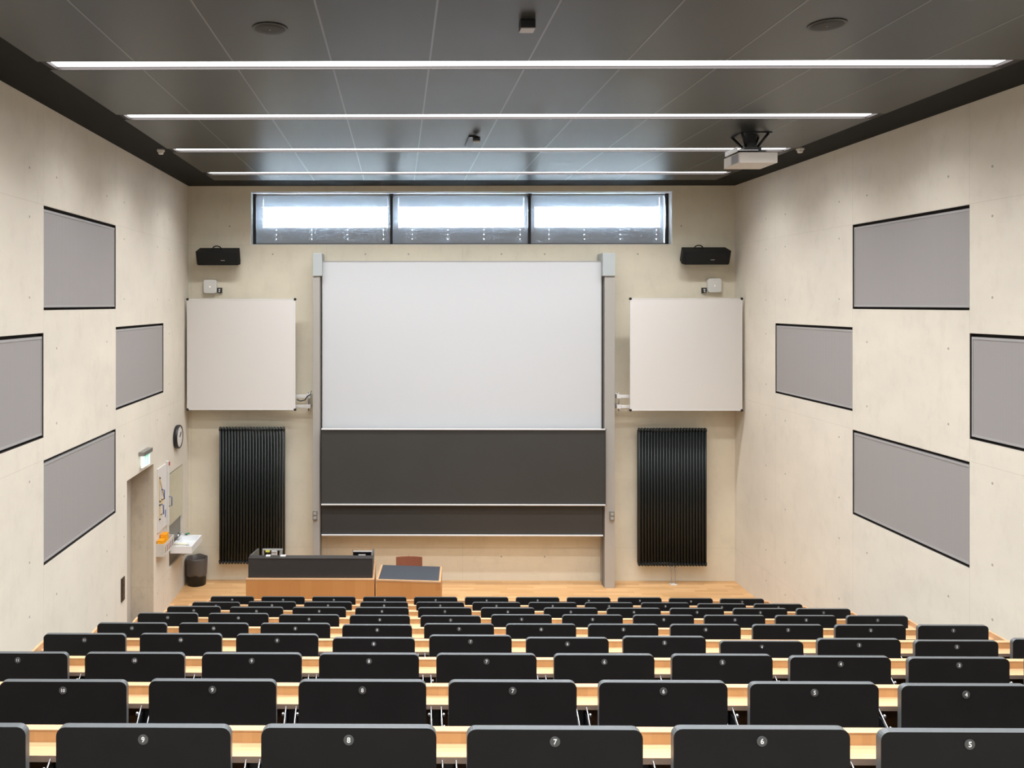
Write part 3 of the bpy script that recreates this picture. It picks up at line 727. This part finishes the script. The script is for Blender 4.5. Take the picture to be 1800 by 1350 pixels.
b = B(); b.lathe([(0.018, 0.0), (0.020, -0.008), (0.040, -0.012), (0.040, -0.050), (0.032, -0.056)], (0.832, 8.47, PZ - 0.018), 'Z', 20); b.build('camera_body', 'black', t)
b = B(); b.lathe([(0.020, -0.057), (0.028, -0.070), (0.034, -0.068), (0.042, -0.054)], (0.832, 8.47, PZ - 0.018), 'Z', 20); b.build('lens_ring', 'alu', t)
for X, Y, lab in ((P(282, 0, 9.42)[0], 9.42, 'small white smoke detector on the left ceiling edge'), (P(1410, 0, 9.38)[0] - 0.04, 9.38, 'small white smoke detector on the right ceiling edge')):
    t = thing('smoke_detector', (X, Y, TOP), lab, 'smoke detector', 'smoke detectors at the ceiling edges')
    b = B(); b.lathe([(0.046, -0.0005), (0.046, -0.022), (0.040, -0.028)], (X, Y, TOP), 'Z', 24); b.build('base', 'plastic_white', t)
    b = B(); b.lathe([(0.030, -0.028), (0.033, -0.040), (0.026, -0.058), (0.010, -0.062)], (X, Y, TOP), 'Z', 24); b.build('sensing_head', 'plastic_white', t)
# projector
PY0, PY1 = 8.30, 8.70
PX_0, PX_1 = 598 * PY0 / F, 665 * PY0 / F; PZ0, PZ1 = EZ + 247 * PY0 / F, EZ + 266 * PY0 / F
t = thing('projector', ((PX_0 + PX_1) / 2, 8.5, PZ), 'white projector hanging from the ceiling at the right', 'projector')
b = B(); b.box(PX_0, PX_1, PY0, PY1, PZ0, PZ1); b.build('body', 'proj', t, bevel=0.008)
b = B(); b.box(PX_0 - 0.003, PX_0 - 0.0002, PY0 + 0.03, PY0 + 0.19, PZ0 + 0.012, PZ1 - 0.012); b.build('air_grille', 'grille', t)
b = B(); b.box(PX_0 - 0.003, PX_0 - 0.0002, PY0 + 0.21, PY1 - 0.02, PZ0 + 0.012, PZ1 - 0.012); b.build('side_cover', 'plastic_white', t)
b = B(); b.lathe([(0.035, 0), (0.035, 0.03), (0.028, 0.032)], (PX_0 + 0.1, PY1, (PZ0 + PZ1) / 2), 'Y', 20); b.build('lens', 'black', t)
b = B(); xm = (PX_0 + PX_1) / 2; ym = 8.5
b.box(xm - 0.19, xm + 0.11, ym - 0.13, ym + 0.13, PZ1 + 0.018, PZ1 + 0.03)
b.box(xm - 0.10, xm + 0.08, ym - 0.09, ym + 0.09, PZ1 + 0.03, PZ1 + 0.075)
b.box(xm - 0.045, xm + 0.045, ym - 0.045, ym + 0.045, PZ1 + 0.075, PZ - 0.008)
b.box(xm - 0.15, xm + 0.17, ym - 0.14, ym + 0.14, PZ - 0.010, PZ - 0.0005)
for sx, sy in ((-1, -1), (1, -1), (-1, 1), (1, 1)):
    b.tube([(xm + sx * 0.10, ym + sy * 0.10, PZ1), (xm + sx * 0.10, ym + sy * 0.10, PZ1 + 0.02)], 0.01, 8)
    b.tube([(xm + sx * 0.04, ym + sy * 0.02, PZ1 + 0.05), (xm + sx * 0.14, ym + sy * 0.12, PZ - 0.008)], 0.014, 6)
b.build('ceiling_mount', 'black', t)
b = B(); b.box(xm - 0.21, xm - 0.195, ym - 0.15, ym + 0.14, PZ1 + 0.012, PZ1 + 0.06); b.box(xm - 0.195, xm + 0.02, ym - 0.15, ym - 0.142, PZ1 + 0.025, PZ1 + 0.035); b.build('mount_rail', 'alu_light', t)

# ================================================================= lecterns and chair
def rect_rot(b, name, mat, t, ang, piv, bevel=0.0): return b.build(name, mat, t, origin=piv, bevel=bevel, rot=Matrix.Rotation(ang, 3, 'Z'))
LYF = 10.27; ZW = EZ - 3.555
X0, X1 = P(432, 0, LYF)[0], P(658, 0, LYF)[0]
t = thing('lectern_desk', ((X0 + X1) / 2, 10.6, 0), 'wide lectern desk with wooden front and dark raised console', 'lectern')
b = B(); b.box(X0, X1, LYF, LYF + 0.022, 0, ZW - 0.012); b.build('front_panel', 'wood_front', t)
b = B(); b.box(X0, X0 + 0.022, LYF + 0.022, LYF + 0.78, 0, ZW - 0.012); b.build('side_panel', 'wood_front', t)
b = B(); b.box(X1 - 0.022, X1, LYF + 0.022, LYF + 0.78, 0, ZW - 0.012); b.build('side_panel', 'wood_front', t)
b = B(); b.box(X0, X1, LYF - 0.002, LYF + 0.78, ZW - 0.012, ZW); b.build('desktop', 'wood_top', t)
CX0, CX1 = P(436, 0, LYF + 0.05)[0], P(655, 0, LYF + 0.05)[0]; ZC = EZ - 447 * (LYF + 0.06) / F
b = B(); b.box(CX0, CX1, LYF + 0.05, LYF + 0.07, ZW, ZC - 0.01); b.box(CX0, CX1, LYF + 0.045, LYF + 0.17, ZC - 0.01, ZC); b.build('console_front', 'lino', t, bevel=0.003)
for xx in (CX0, CX1 - 0.02):
    b = B(); b.prism([(xx, LYF + 0.07, ZW), (xx, LYF + 0.07, ZC - 0.01), (xx, LYF + 0.17, ZC - 0.010), (xx, LYF + 0.17, ZC), (xx, LYF + 0.75, ZC - 0.09), (xx, LYF + 0.75, ZW)], (0.02, 0, 0))
    b.build('console_cheek', plain('cheek_grey', (0.10, 0.105, 0.10, 1), 0.5), t)
b = B(); b.box(CX0 + 0.02, CX1 - 0.02, LYF + 0.17, LYF + 0.19, ZW, ZC - 0.012); b.build('console_back', 'lino', t)
# equipment on the lectern
def Pz(x, y, Y): X, Z = P(x, y, Y); return X, Z
YE = 10.72
X, Z = P(478, 979, YE)
o = thing('document_camera', (X, YE, ZW), 'grey folded document camera with yellow sticker at the left end of the lectern', 'document camera')
b = B(); xa, za = P(461, 966, YE); xb_, zb = P(495, 980, YE)
b.box(xa, xb_ - 0.02, YE, YE + 0.03, za - 0.018, za); b.box(xa, xa + 0.018, YE, YE + 0.03, ZW + 0.002, za - 0.018)
b.prism([(xb_ - 0.05, YE, ZW + 0.002), (xb_ - 0.02, YE, ZW + 0.002), (xb_ + 0.012, YE, za), (xb_ - 0.02, YE, za)], (0, 0.03, 0)); b.build('arm_frame', 'alu', o)
b = B(); X, Z = P(470, 969.5, YE); b.box(X - 0.025, X + 0.03, YE - 0.004, YE, Z - 0.013, Z + 0.015); b.build('sticker', plain('pale_yellow', (0.75, 0.72, 0.12, 1), 0.6), o)
b = B(); X, Z = P(481, 975, YE); b.box(X - 0.04, X + 0.03, YE + 0.03, YE + 0.12, ZW + 0.031, Z + 0.03); b.build('lamp_head', 'alu_light', o, bevel=0.004)
b = B(); b.box(xa - 0.02, xb_, YE + 0.031, YE + 0.30, ZW + 0.0008, ZW + 0.03); b.build('base', 'black', o)
for (px0, px1, lab) in ((467, 475, 'small white remote on the console edge, left one'), (492.5, 502, 'small white remote on the console edge, right one')):
    Xa, Xb = P(px0, 0, LYF + 0.12)[0], P(px1, 0, LYF + 0.12)[0]
    b = B(); b.box(Xa, Xb, LYF + 0.10, LYF + 0.155, ZC + 0.0003, ZC + 0.012)
    tag(b.build('remote_control', 'plastic_white', None, origin=((Xa + Xb) / 2, LYF + 0.12, ZC), bevel=0.003), lab, 'remote control', 'white remotes on the lectern console')
YM = 10.72
xa, za = P(621, 970.5, YM); xb_, zb = P(652.5, 969, YM)
o = thing('monitor', ((xa + xb_) / 2, YM, ZW), 'low black monitor at the right end of the lectern', 'monitor')
b = B(); b.box(xa, xb_, YM, YM + 0.03, ZW + 0.01, za); b.build('screen', plain('screen_black', (0.004, 0.004, 0.005, 1), 0.3), o, bevel=0.002)
b = B(); b.box(xa - 0.002, xb_ + 0.002, YM - 0.003, YM + 0.032, za, za + 0.008); b.box(xb_ + 0.002, xb_ + 0.012, YM - 0.003, YM + 0.032, ZW + 0.01, za + 0.008); b.build('bezel', 'acoustic_frame', o)
b = B(); X, Z = P(636, 975.5, YM); b.box(X - 0.045, X + 0.05, YM - 0.004, YM - 0.0005, Z - 0.006, Z + 0.008); b.build('label_plate', 'alu_light', o)
b = B(); b.box((xa + xb_) / 2 - 0.08, (xa + xb_) / 2 + 0.08, YM - 0.02, YM + 0.1, ZW + 0.0008, ZW + 0.0102); b.build('foot', 'black', o)
X, Z = P(620.5, 966, 10.66)
o = thing('microphone', (X, 10.66, ZW), 'thin black gooseneck microphone on the lectern, left of the monitor', 'microphone')
b = B(); b.tube([(X, 10.66, ZW + 0.015), (X, 10.66, Z - 0.02), (X, 10.655, Z)], 0.003, 6); b.build('gooseneck', 'black', o)
b = B(); b.lathe([(0.03, 0.0008), (0.03, 0.012), (0.01, 0.016)], (X, 10.66, ZW), 'Z', 16); b.build('base', 'black', o)
# low desk on the right, slightly turned
piv = (0.13, 10.23, 0); ang = -0.085
t = thing('side_desk', piv, 'low wooden desk with blue-grey top right of the lectern', 'desk')
w2 = 0.415
xx0, xx1 = piv[0] - w2, piv[0] + w2; y0 = 10.23; y1 = 10.82; zt_ = EZ - 3.555
b = B(); b.box(xx0, xx1, y0, y0 + 0.02, 0, zt_ - 0.02); rect_rot(b, 'front_panel', 'wood_front', t, ang, piv)
for q in (xx0, xx1 - 0.02):
    b = B(); b.box(q, q + 0.02, y0 + 0.02, y1, 0, zt_ - 0.02); rect_rot(b, 'side_panel', 'wood_front', t, ang, piv)
b = B()
b.box(xx0, xx1, y0 - 0.003, y0 + 0.025, zt_ - 0.02, zt_); b.box(xx0, xx0 + 0.025, y0 + 0.025, y1, zt_ - 0.02, zt_ + 0.0); b.box(xx1 - 0.025, xx1, y0 + 0.025, y1, zt_ - 0.02, zt_)
rect_rot(b, 'top_edging', 'wood_top', t, ang, piv)
b = B(); b.box(xx0 + 0.025, xx1 - 0.025, y0 + 0.025, y1, zt_ - 0.019, zt_ - 0.003); rect_rot(b, 'desktop', 'lino_top', t, ang, piv)
# chair behind it
cx_, cy_ = P(719.5, 0, 11.12)[0], 11.02
t = thing('wooden_chair', (cx_, cy_, 0), 'brown plywood chair standing behind the low desk', 'chair')
ztc = P(0, 979.5, 11.25)[1]
b = B(); n = 8; W2 = 0.185
fr = [(cx_ - W2 + 2 * W2 * i / n, 11.24 + 0.03 * (1 - (2 * i / n - 1) ** 2)) for i in range(n + 1)]
out = [(x, y, ztc - 0.22) for x, y in fr] + [(x, y + 0.010, ztc - 0.22) for x, y in fr[::-1]]
b.prism(out, (0, 0.02, 0.22)); b.build('backrest', 'chairwood', t, bevel=0.002)
b = B(); b.box(cx_ - 0.19, cx_ + 0.19, 10.86, 11.22, 0.43, 0.442); b.build('seat', 'chairwood', t, bevel=0.004)
for sx in (-1, 1):
    b = B(); b.tube([(cx_ + sx * 0.18, 10.88, 0), (cx_ + sx * 0.17, 10.90, 0.43)], 0.011, 8); b.build('leg', 'chrome', t)
    b = B(); b.tube([(cx_ + sx * 0.18, 11.27, 0), (cx_ + sx * 0.17, 11.22, 0.43), (cx_ + sx * 0.15, 11.272, ztc - 0.19)], 0.011, 8); b.build('leg', 'chrome', t)

# ================================================================= left wall fittings
def LW(x, y, off=0.0):
    """pixel -> (Y, z) on the left wall plane shifted off into the room"""
    Y = (-(XL + off)) * F / (700 - x); return Y, EZ + (534 - y) * Y / F
# clock
yc, zc = LW(308.8, 768)
t = thing('wall_clock', (XL, yc, zc), 'round black-rimmed wall clock on the left wall', 'clock')
b = B(); b.lathe([(0.150, 0.001), (0.168, 0.004), (0.172, 0.02), (0.172, 0.052), (0.165, 0.060), (0.152, 0.060), (0.150, 0.050)], (XL, yc, zc), 'X', 48); b.build('rim', 'black', t)
b = B(); b.lathe([(0.149, 0.050), (0.149, 0.0535)], (XL, yc, zc), 'X', 48); b.build('dial', plain('dial', (0.72, 0.70, 0.68, 1), 0.3), t)
b = B()
for k in range(12):
    a = math.pi * k / 6; r0, r1 = 0.122, 0.140
    b.box(XL + 0.0536, XL + 0.0545, yc + math.sin(a) * 0.131 - 0.004, yc + math.sin(a) * 0.131 + 0.004, zc + math.cos(a) * 0.131 - 0.006, zc + math.cos(a) * 0.131 + 0.006)
b.build('hour_marks', 'black', t)
b = B(); b.tube([(XL + 0.056, yc, zc), (XL + 0.056, yc + 0.045, zc + 0.060)], 0.004, 6); b.sphere((XL + 0.056, yc, zc), 0.009); b.build('hour_hand', 'black', t)
b = B(); b.tube([(XL + 0.057, yc, zc), (XL + 0.057, yc + 0.10, zc + 0.055)], 0.003, 6); b.build('minute_hand', 'black', t)
# exit sign
ya, yb = 9.99, 10.30; zt_ = LW(250, 792)[1] + 0.005
t = thing('exit_sign', (XL, (ya + yb) / 2, zt_ - 0.22), 'lit green and white emergency exit sign above the door opening', 'exit sign')
b = B(); b.box(XL + 0.0005, XL + 0.075, ya - 0.02, yb + 0.02, zt_ - 0.05, zt_); b.build('housing', 'steel', t, bevel=0.004)
b = B(); b.box(XL + 0.025, XL + 0.045, ya, yb, zt_ - 0.205, zt_ - 0.05); b.build('lit_plate', 'sign_white', t)
z0 = zt_ - 0.19; xg = XL + 0.0453
b = B(); b.box(xg, xg + 0.001, ya + 0.085, ya + 0.300, z0, z0 + 0.130); pan = b.build('green_field', 'sign_green', t)
b = B(); x2 = xg + 0.0012
def fl(pts): b.prism([(x2, p, q) for p, q in pts], (0.0006, 0, 0))
o_ = ya + 0.245   # door shape
fl([(o_, z0 + 0.015), (o_ + 0.035, z0 + 0.015), (o_ + 0.035, z0 + 0.11), (o_, z0 + 0.11)])
o_ = ya + 0.15    # running figure
fl([(o_ - 0.008, z0 + 0.094), (o_ + 0.008, z0 + 0.094), (o_ + 0.008, z0 + 0.110), (o_ - 0.008, z0 + 0.110)])
fl([(o_ - 0.012, z0 + 0.055), (o_ + 0.008, z0 + 0.052), (o_ + 0.010, z0 + 0.090), (o_ - 0.006, z0 + 0.090)])
fl([(o_ - 0.012, z0 + 0.056), (o_ + 0.0, z0 + 0.056), (o_ - 0.022, z0 + 0.018), (o_ - 0.034, z0 + 0.018)])
fl([(o_ - 0.004, z0 + 0.054), (o_ + 0.008, z0 + 0.054), (o_ + 0.026, z0 + 0.036), (o_ + 0.018, z0 + 0.028)])
fl([(o_ + 0.006, z0 + 0.084), (o_ + 0.006, z0 + 0.074), (o_ + 0.034, z0 + 0.066), (o_ + 0.034, z0 + 0.074)])
b.build('pictogram', 'sign_white', pan)
# switch panel
t = thing('switch_panel', (XL, 9.39, SLOTW[2]), 'tall dark brown switch panel on the left wall beside the door opening', 'switch panel')
b = B(); b.box(XL + 0.0005, XL + 0.012, SLOTW[0], SLOTW[1], SLOTW[2], SLOTW[3]); b.build('plate', 'switch', t, bevel=0.002)
for k in range(3):
    b = B(); zz = SLOTW[2] + 0.02 + k * 0.085; b.box(XL + 0.012, XL + 0.017, SLOTW[0] + 0.018, SLOTW[1] - 0.018, zz, zz + 0.07); b.build('rocker', 'switch', t, bevel=0.001)
# tool board with drawing instruments
by0, by1 = LW(275, 0)[0], LW(289.5, 0)[0]; bz1 = EZ - 2.235; bz0 = EZ - 3.10
b = B(); b.box(XL + 0.0005, XL + 0.018, by0, by1, bz0, bz1); tb = tag(b.build('tool_board', 'wboard', None, origin=(XL, (by0 + by1) / 2, bz0), bevel=0.002), 'narrow white board holding drawing instruments, right of the door opening', 'board')
def tri(y0, z0, y1, z1, y2, z2, lab, hy, hz):
    t = thing('set_square', (XL + 0.02, (y0 + y1) / 2, z0), lab, 'set square', 'set squares on the tool board')
    cy, cz = (y0 + y1 + y2) / 3, (z0 + z1 + z2) / 3; X = XL + 0.020
    k = 0.80; outer = [(y0, z0), (y1, z1), (y2, z2)]; inner = [(cy + (a - cy) * k, cz + (c - cz) * k) for a, c in outer]
    b = B()
    for i in range(3):
        j = (i + 1) % 3; b.prism([(X, *outer[i]), (X, *outer[j]), (X, *inner[j]), (X, *inner[i])], (0.008, 0, 0))
    b.build('plate', 'pinewood', t)
    b = B(); b.tube([(X + 0.008, hy, hz - 0.07), (X + 0.045, hy, hz - 0.06), (X + 0.045, hy, hz + 0.06), (X + 0.008, hy, hz + 0.07)], 0.009, 8); b.build('grip', 'blue', t)
    b = B()
    for (a, c) in (outer[0], outer[2]): b.sphere((X + 0.009, a + (cy - a) * 0.12, c + (cz - c) * 0.12), 0.012)
    b.build('rubber_foot', 'black', t)
ym_ = (by0 + by1) / 2
tri(by0 + 0.03, bz1 - 0.10, by1 - 0.10, bz1 - 0.46, by0 + 0.03, bz1 - 0.46, 'wooden set square with blue grip, upper one on the white board', by0 + 0.12, bz1 - 0.37)
tri(by0 + 0.03, bz0 + 0.16, by1 - 0.16, bz0 + 0.38, by0 + 0.03, bz0 + 0.38, 'wooden set square with blue grip, lower one on the white board', by0 + 0.08, bz0 + 0.30)
t = thing('board_ruler', (XL + 0.02, by1 + 0.04, bz0), 'long white board ruler with blue grip beside the set squares', 'ruler')
b = B(); b.box(XL + 0.0005, XL + 0.045, by1 + 0.010, by1 + 0.055, bz0 - 0.0, bz1 + 0.03); b.build('blade', 'plastic_white', t, bevel=0.002)
b = B(); yy = by1 + 0.032; zz = LW(293, 880)[1]; b.tube([(XL + 0.045, yy, zz - 0.07), (XL + 0.085, yy, zz - 0.06), (XL + 0.085, yy, zz + 0.06), (XL + 0.045, yy, zz + 0.07)], 0.008, 8); b.build('grip', 'blue', t)
b = B(); b.box(XL + 0.0455, XL + 0.055, by1 + 0.015, by1 + 0.05, bz1 - 0.03, bz1 + 0.02); b.build('hook', 'red', t)
t = thing('short_ruler', (XL + 0.02, by1 - 0.08, bz0), 'short white ruler with dark blue patch on the white board', 'ruler')
b = B(); b.box(XL + 0.0185, XL + 0.026, by1 - 0.105, by1 - 0.06, bz0 + 0.01, bz0 + 0.42); b.build('blade', 'plastic_white', t)
b = B(); b.box(XL + 0.0262, XL + 0.030, by1 - 0.10, by1 - 0.065, bz0 + 0.14, bz0 + 0.24); b.build('patch', 'blue', t)
# chalk tray box
ty0, ty1 = 10.69, 11.15; tz0, tz1 = EZ - 3.405, EZ - 3.235; tx = XL + 0.115
t = thing('chalk_tray', (XL, (ty0 + ty1) / 2, tz0), 'white wall-mounted chalk box with round compartments below the tool board', 'chalk box')
b = B()
b.box(XL + 0.0005, XL + 0.008, ty0, ty1, tz0, tz1); b.box(XL + 0.008, tx, ty0, ty0 + 0.008, tz0, tz1); b.box(XL + 0.008, tx, ty1 - 0.008, ty1, tz0, tz1)
b.box(XL + 0.008, tx, ty0 + 0.008, ty1 - 0.008, tz0, tz0 + 0.008)
b.build('box', 'proj', t)
b = B(); hs = [(ty0 + 0.03 + k * 0.084, ty0 + 0.09 + k * 0.084, tz0 + 0.03, tz0 + 0.125, None) for k in range(5)]
slab('X', tx - 0.0, tx - 0.007, ty0 + 0.008, ty1 - 0.008, tz0 + 0.008, tz1, hs, b); b.build('front_board', 'proj', t)
cc = [(0.75, 0.70, 0.30, 1), (0.78, 0.74, 0.60, 1), (0.80, 0.35, 0.30, 1), (0.75, 0.45, 0.50, 1), (0.35, 0.35, 0.55, 1)]
cn = ['pale yellow', 'off-white', 'orange red', 'pink', 'violet blue']
for k, (c, nm) in enumerate(zip(cc, cn)):
    b = B()
    for q in range(3): b.tube([(tx - 0.02, ty0 + 0.042 + k * 0.084 + q * 0.018, tz0 + 0.009), (tx - 0.02, ty0 + 0.042 + k * 0.084 + q * 0.018, tz0 + 0.10)], 0.008, 8)
    tag(b.build('chalk_bundle', plain('chalk_' + nm.replace(' ', '_').replace('-', '_'), c, 0.8), None, origin=(tx - 0.02, ty0 + 0.06 + k * 0.084, tz0 + 0.009)), 'small bundle of %s chalk in the white chalk box' % nm, 'chalk', 'chalk in the wall box')
for k, (ya_, yb_, za_, lab) in enumerate(((ty0 + 0.012, ty0 + 0.14, tz1 - 0.08, 'bright yellow box in the chalk box, nearer one'), (ty0 + 0.16, ty0 + 0.30, tz1 - 0.08, 'bright yellow box in the chalk box, farther one'))):
    o = thing('sponge_box', (XL + 0.06, (ya_ + yb_) / 2, tz0 + 0.008), lab, 'box', 'yellow boxes in the chalk box')
    b = B(); b.box(XL + 0.012, XL + 0.088, ya_, yb_, tz0 + 0.0085, tz1 + (0.075 if k else 0.035)); b.build('carton', 'yellow', o, bevel=0.006)
    b = B(); zt2 = tz1 + (0.075 if k else 0.035); b.box(XL + 0.010, XL + 0.090, ya_ - 0.002, yb_ + 0.002, zt2, zt2 + 0.006); b.build('lid', plain('yellow_lid', srgb(236, 150, 12), 0.5), o)
# mirror in its shallow niche
b = B(); b.box(XL - 0.030, XL - 0.004, NICHE[0] + 0.012, NICHE[1] - 0.012, EZ - 3.17, NICHE[3] - 0.012)
tag(b.build('mirror', 'mirror', None, origin=(XL - 0.02, 11.66, EZ - 3.17)), 'rectangular mirror in the wall niche above the washbasin', 'mirror')
b = B(); b.box(XL - 0.049, XL - 0.030, NICHE[0] + 0.002, NICHE[1] - 0.002, NICHE[2] + 0.002, NICHE[3] - 0.002); structure(b.build('trim_2', 'steel'))
# washbasin
sx0, sx1, sy0, sy1, sz = XL + 0.001, P(337, 0, 11.37)[0], 11.36, 11.93, EZ - 3.468
t = thing('washbasin', ((sx0 + sx1) / 2, (sy0 + sy1) / 2, sz - 0.10), 'square white ceramic washbasin on the left wall', 'washbasin')
b = B()
b.box(sx0, sx1, sy0, sy1, sz - 0.10, sz - 0.075)
for q in ((sx0, sx1, sy0, sy0 + 0.025), (sx0, sx1, sy1 - 0.025, sy1), (sx0, sx0 + 0.05, sy0 + 0.025, sy1 - 0.025), (sx1 - 0.02, sx1, sy0 + 0.025, sy1 - 0.025)): b.box(q[0], q[1], q[2], q[3], sz - 0.075, sz)
b.build('basin', 'ceramic', t)
b = B(); fy = 11.66
b.tube([(sx0 + 0.03, fy, sz + 0.0), (sx0 + 0.03, fy, sz + 0.09)], 0.016, 12); b.tube([(sx0 + 0.03, fy, sz + 0.07), (sx0 + 0.08, fy, sz + 0.095), (sx0 + 0.14, fy, sz + 0.075)], 0.011, 10)
b.tube([(sx0 + 0.03, fy, sz + 0.09), (sx0 + 0.03, fy, sz + 0.105), (sx0 + 0.09, fy, sz + 0.135)], 0.007, 8); b.build('tap', 'chrome', t)
b = B(); b.tube([(sx0 + 0.15, fy, sz - 0.10), (sx0 + 0.15, fy, sz - 0.19), (sx0 + 0.11, fy, sz - 0.22), (sx0 + 0.07, fy, sz - 0.19), (sx0 + 0.07, fy, sz - 0.16), (XL - 0.025, fy, sz - 0.16)], 0.016, 10); b.build('drain_pipe', 'chrome', t)
b = B(); b.lathe([(0.025, 0.0005), (0.025, 0.003), (0.01, 0.004)], (sx0 + 0.17, fy, sz - 0.075), 'Z', 16); b.build('drain', 'chrome', t)
# cloth roll on the near rim and green bottle
b = B(); b.tube([(sx0 + 0.03, sy0 + 0.05, sz + 0.019), (sx0 + 0.24, sy0 + 0.05, sz + 0.019)], 0.018, 12)
tag(b.build('cloth_roll', 'cream', None, origin=(sx0 + 0.13, sy0 + 0.05, sz)), 'cream rolled cloth lying on the near rim of the washbasin', 'cloth')
X, Z = P(328, 944, 11.9)
o = thing('cleaning_brush', (X, 11.91, sz), 'small green brush standing on the far rim of the washbasin', 'brush')
b = B(); b.tube([(X - 0.03, 11.915, sz + 0.012), (X + 0.035, 11.915, sz + 0.030)], 0.011, 8); b.build('grip', 'greenp', o)
b = B(); b.box(X - 0.028, X + 0.0, 11.905, 11.925, sz + 0.0003, sz + 0.012); b.build('bristles', 'black', o)
# waste bin
bx, by, r1 = -3.085, 12.175, 0.158
t = thing('waste_bin', (bx, by, 0), 'round black waste bin with grey liner below the washbasin', 'bin')
b = B(); b.lathe([(0.138, 0.0), (0.150, 0.34), (0.156, 0.385), (0.160, 0.40), (0.154, 0.40), (0.146, 0.36), (0.135, 0.02)], (bx, by, 0.0), 'Z', 36); b.build('bin_body', 'bin', t)
b = B(); seg = 36; prof = [(0.153, 0.155), (0.1545, 0.17), (0.1575, 0.24), (0.1605, 0.32), (0.164, 0.404), (0.158, 0.412), (0.148, 0.402), (0.138, 0.33), (0.12, 0.30)]
b.lathe([(r, h_) for r, h_ in prof], (bx, by, 0), 'Z', seg)
for v in b.bm.verts:
    dx, dy = v.co.x - bx, v.co.y - by; a = math.atan2(dy, dx)
    if v.co.z < 0.20: v.co.z += 0.018 * math.sin(3 * a) + 0.008 * math.sin(7 * a)
    if v.co.z > 0.40: v.co.z += 0.006 * math.sin(5 * a)
b.build('bin_liner', 'liner', t)
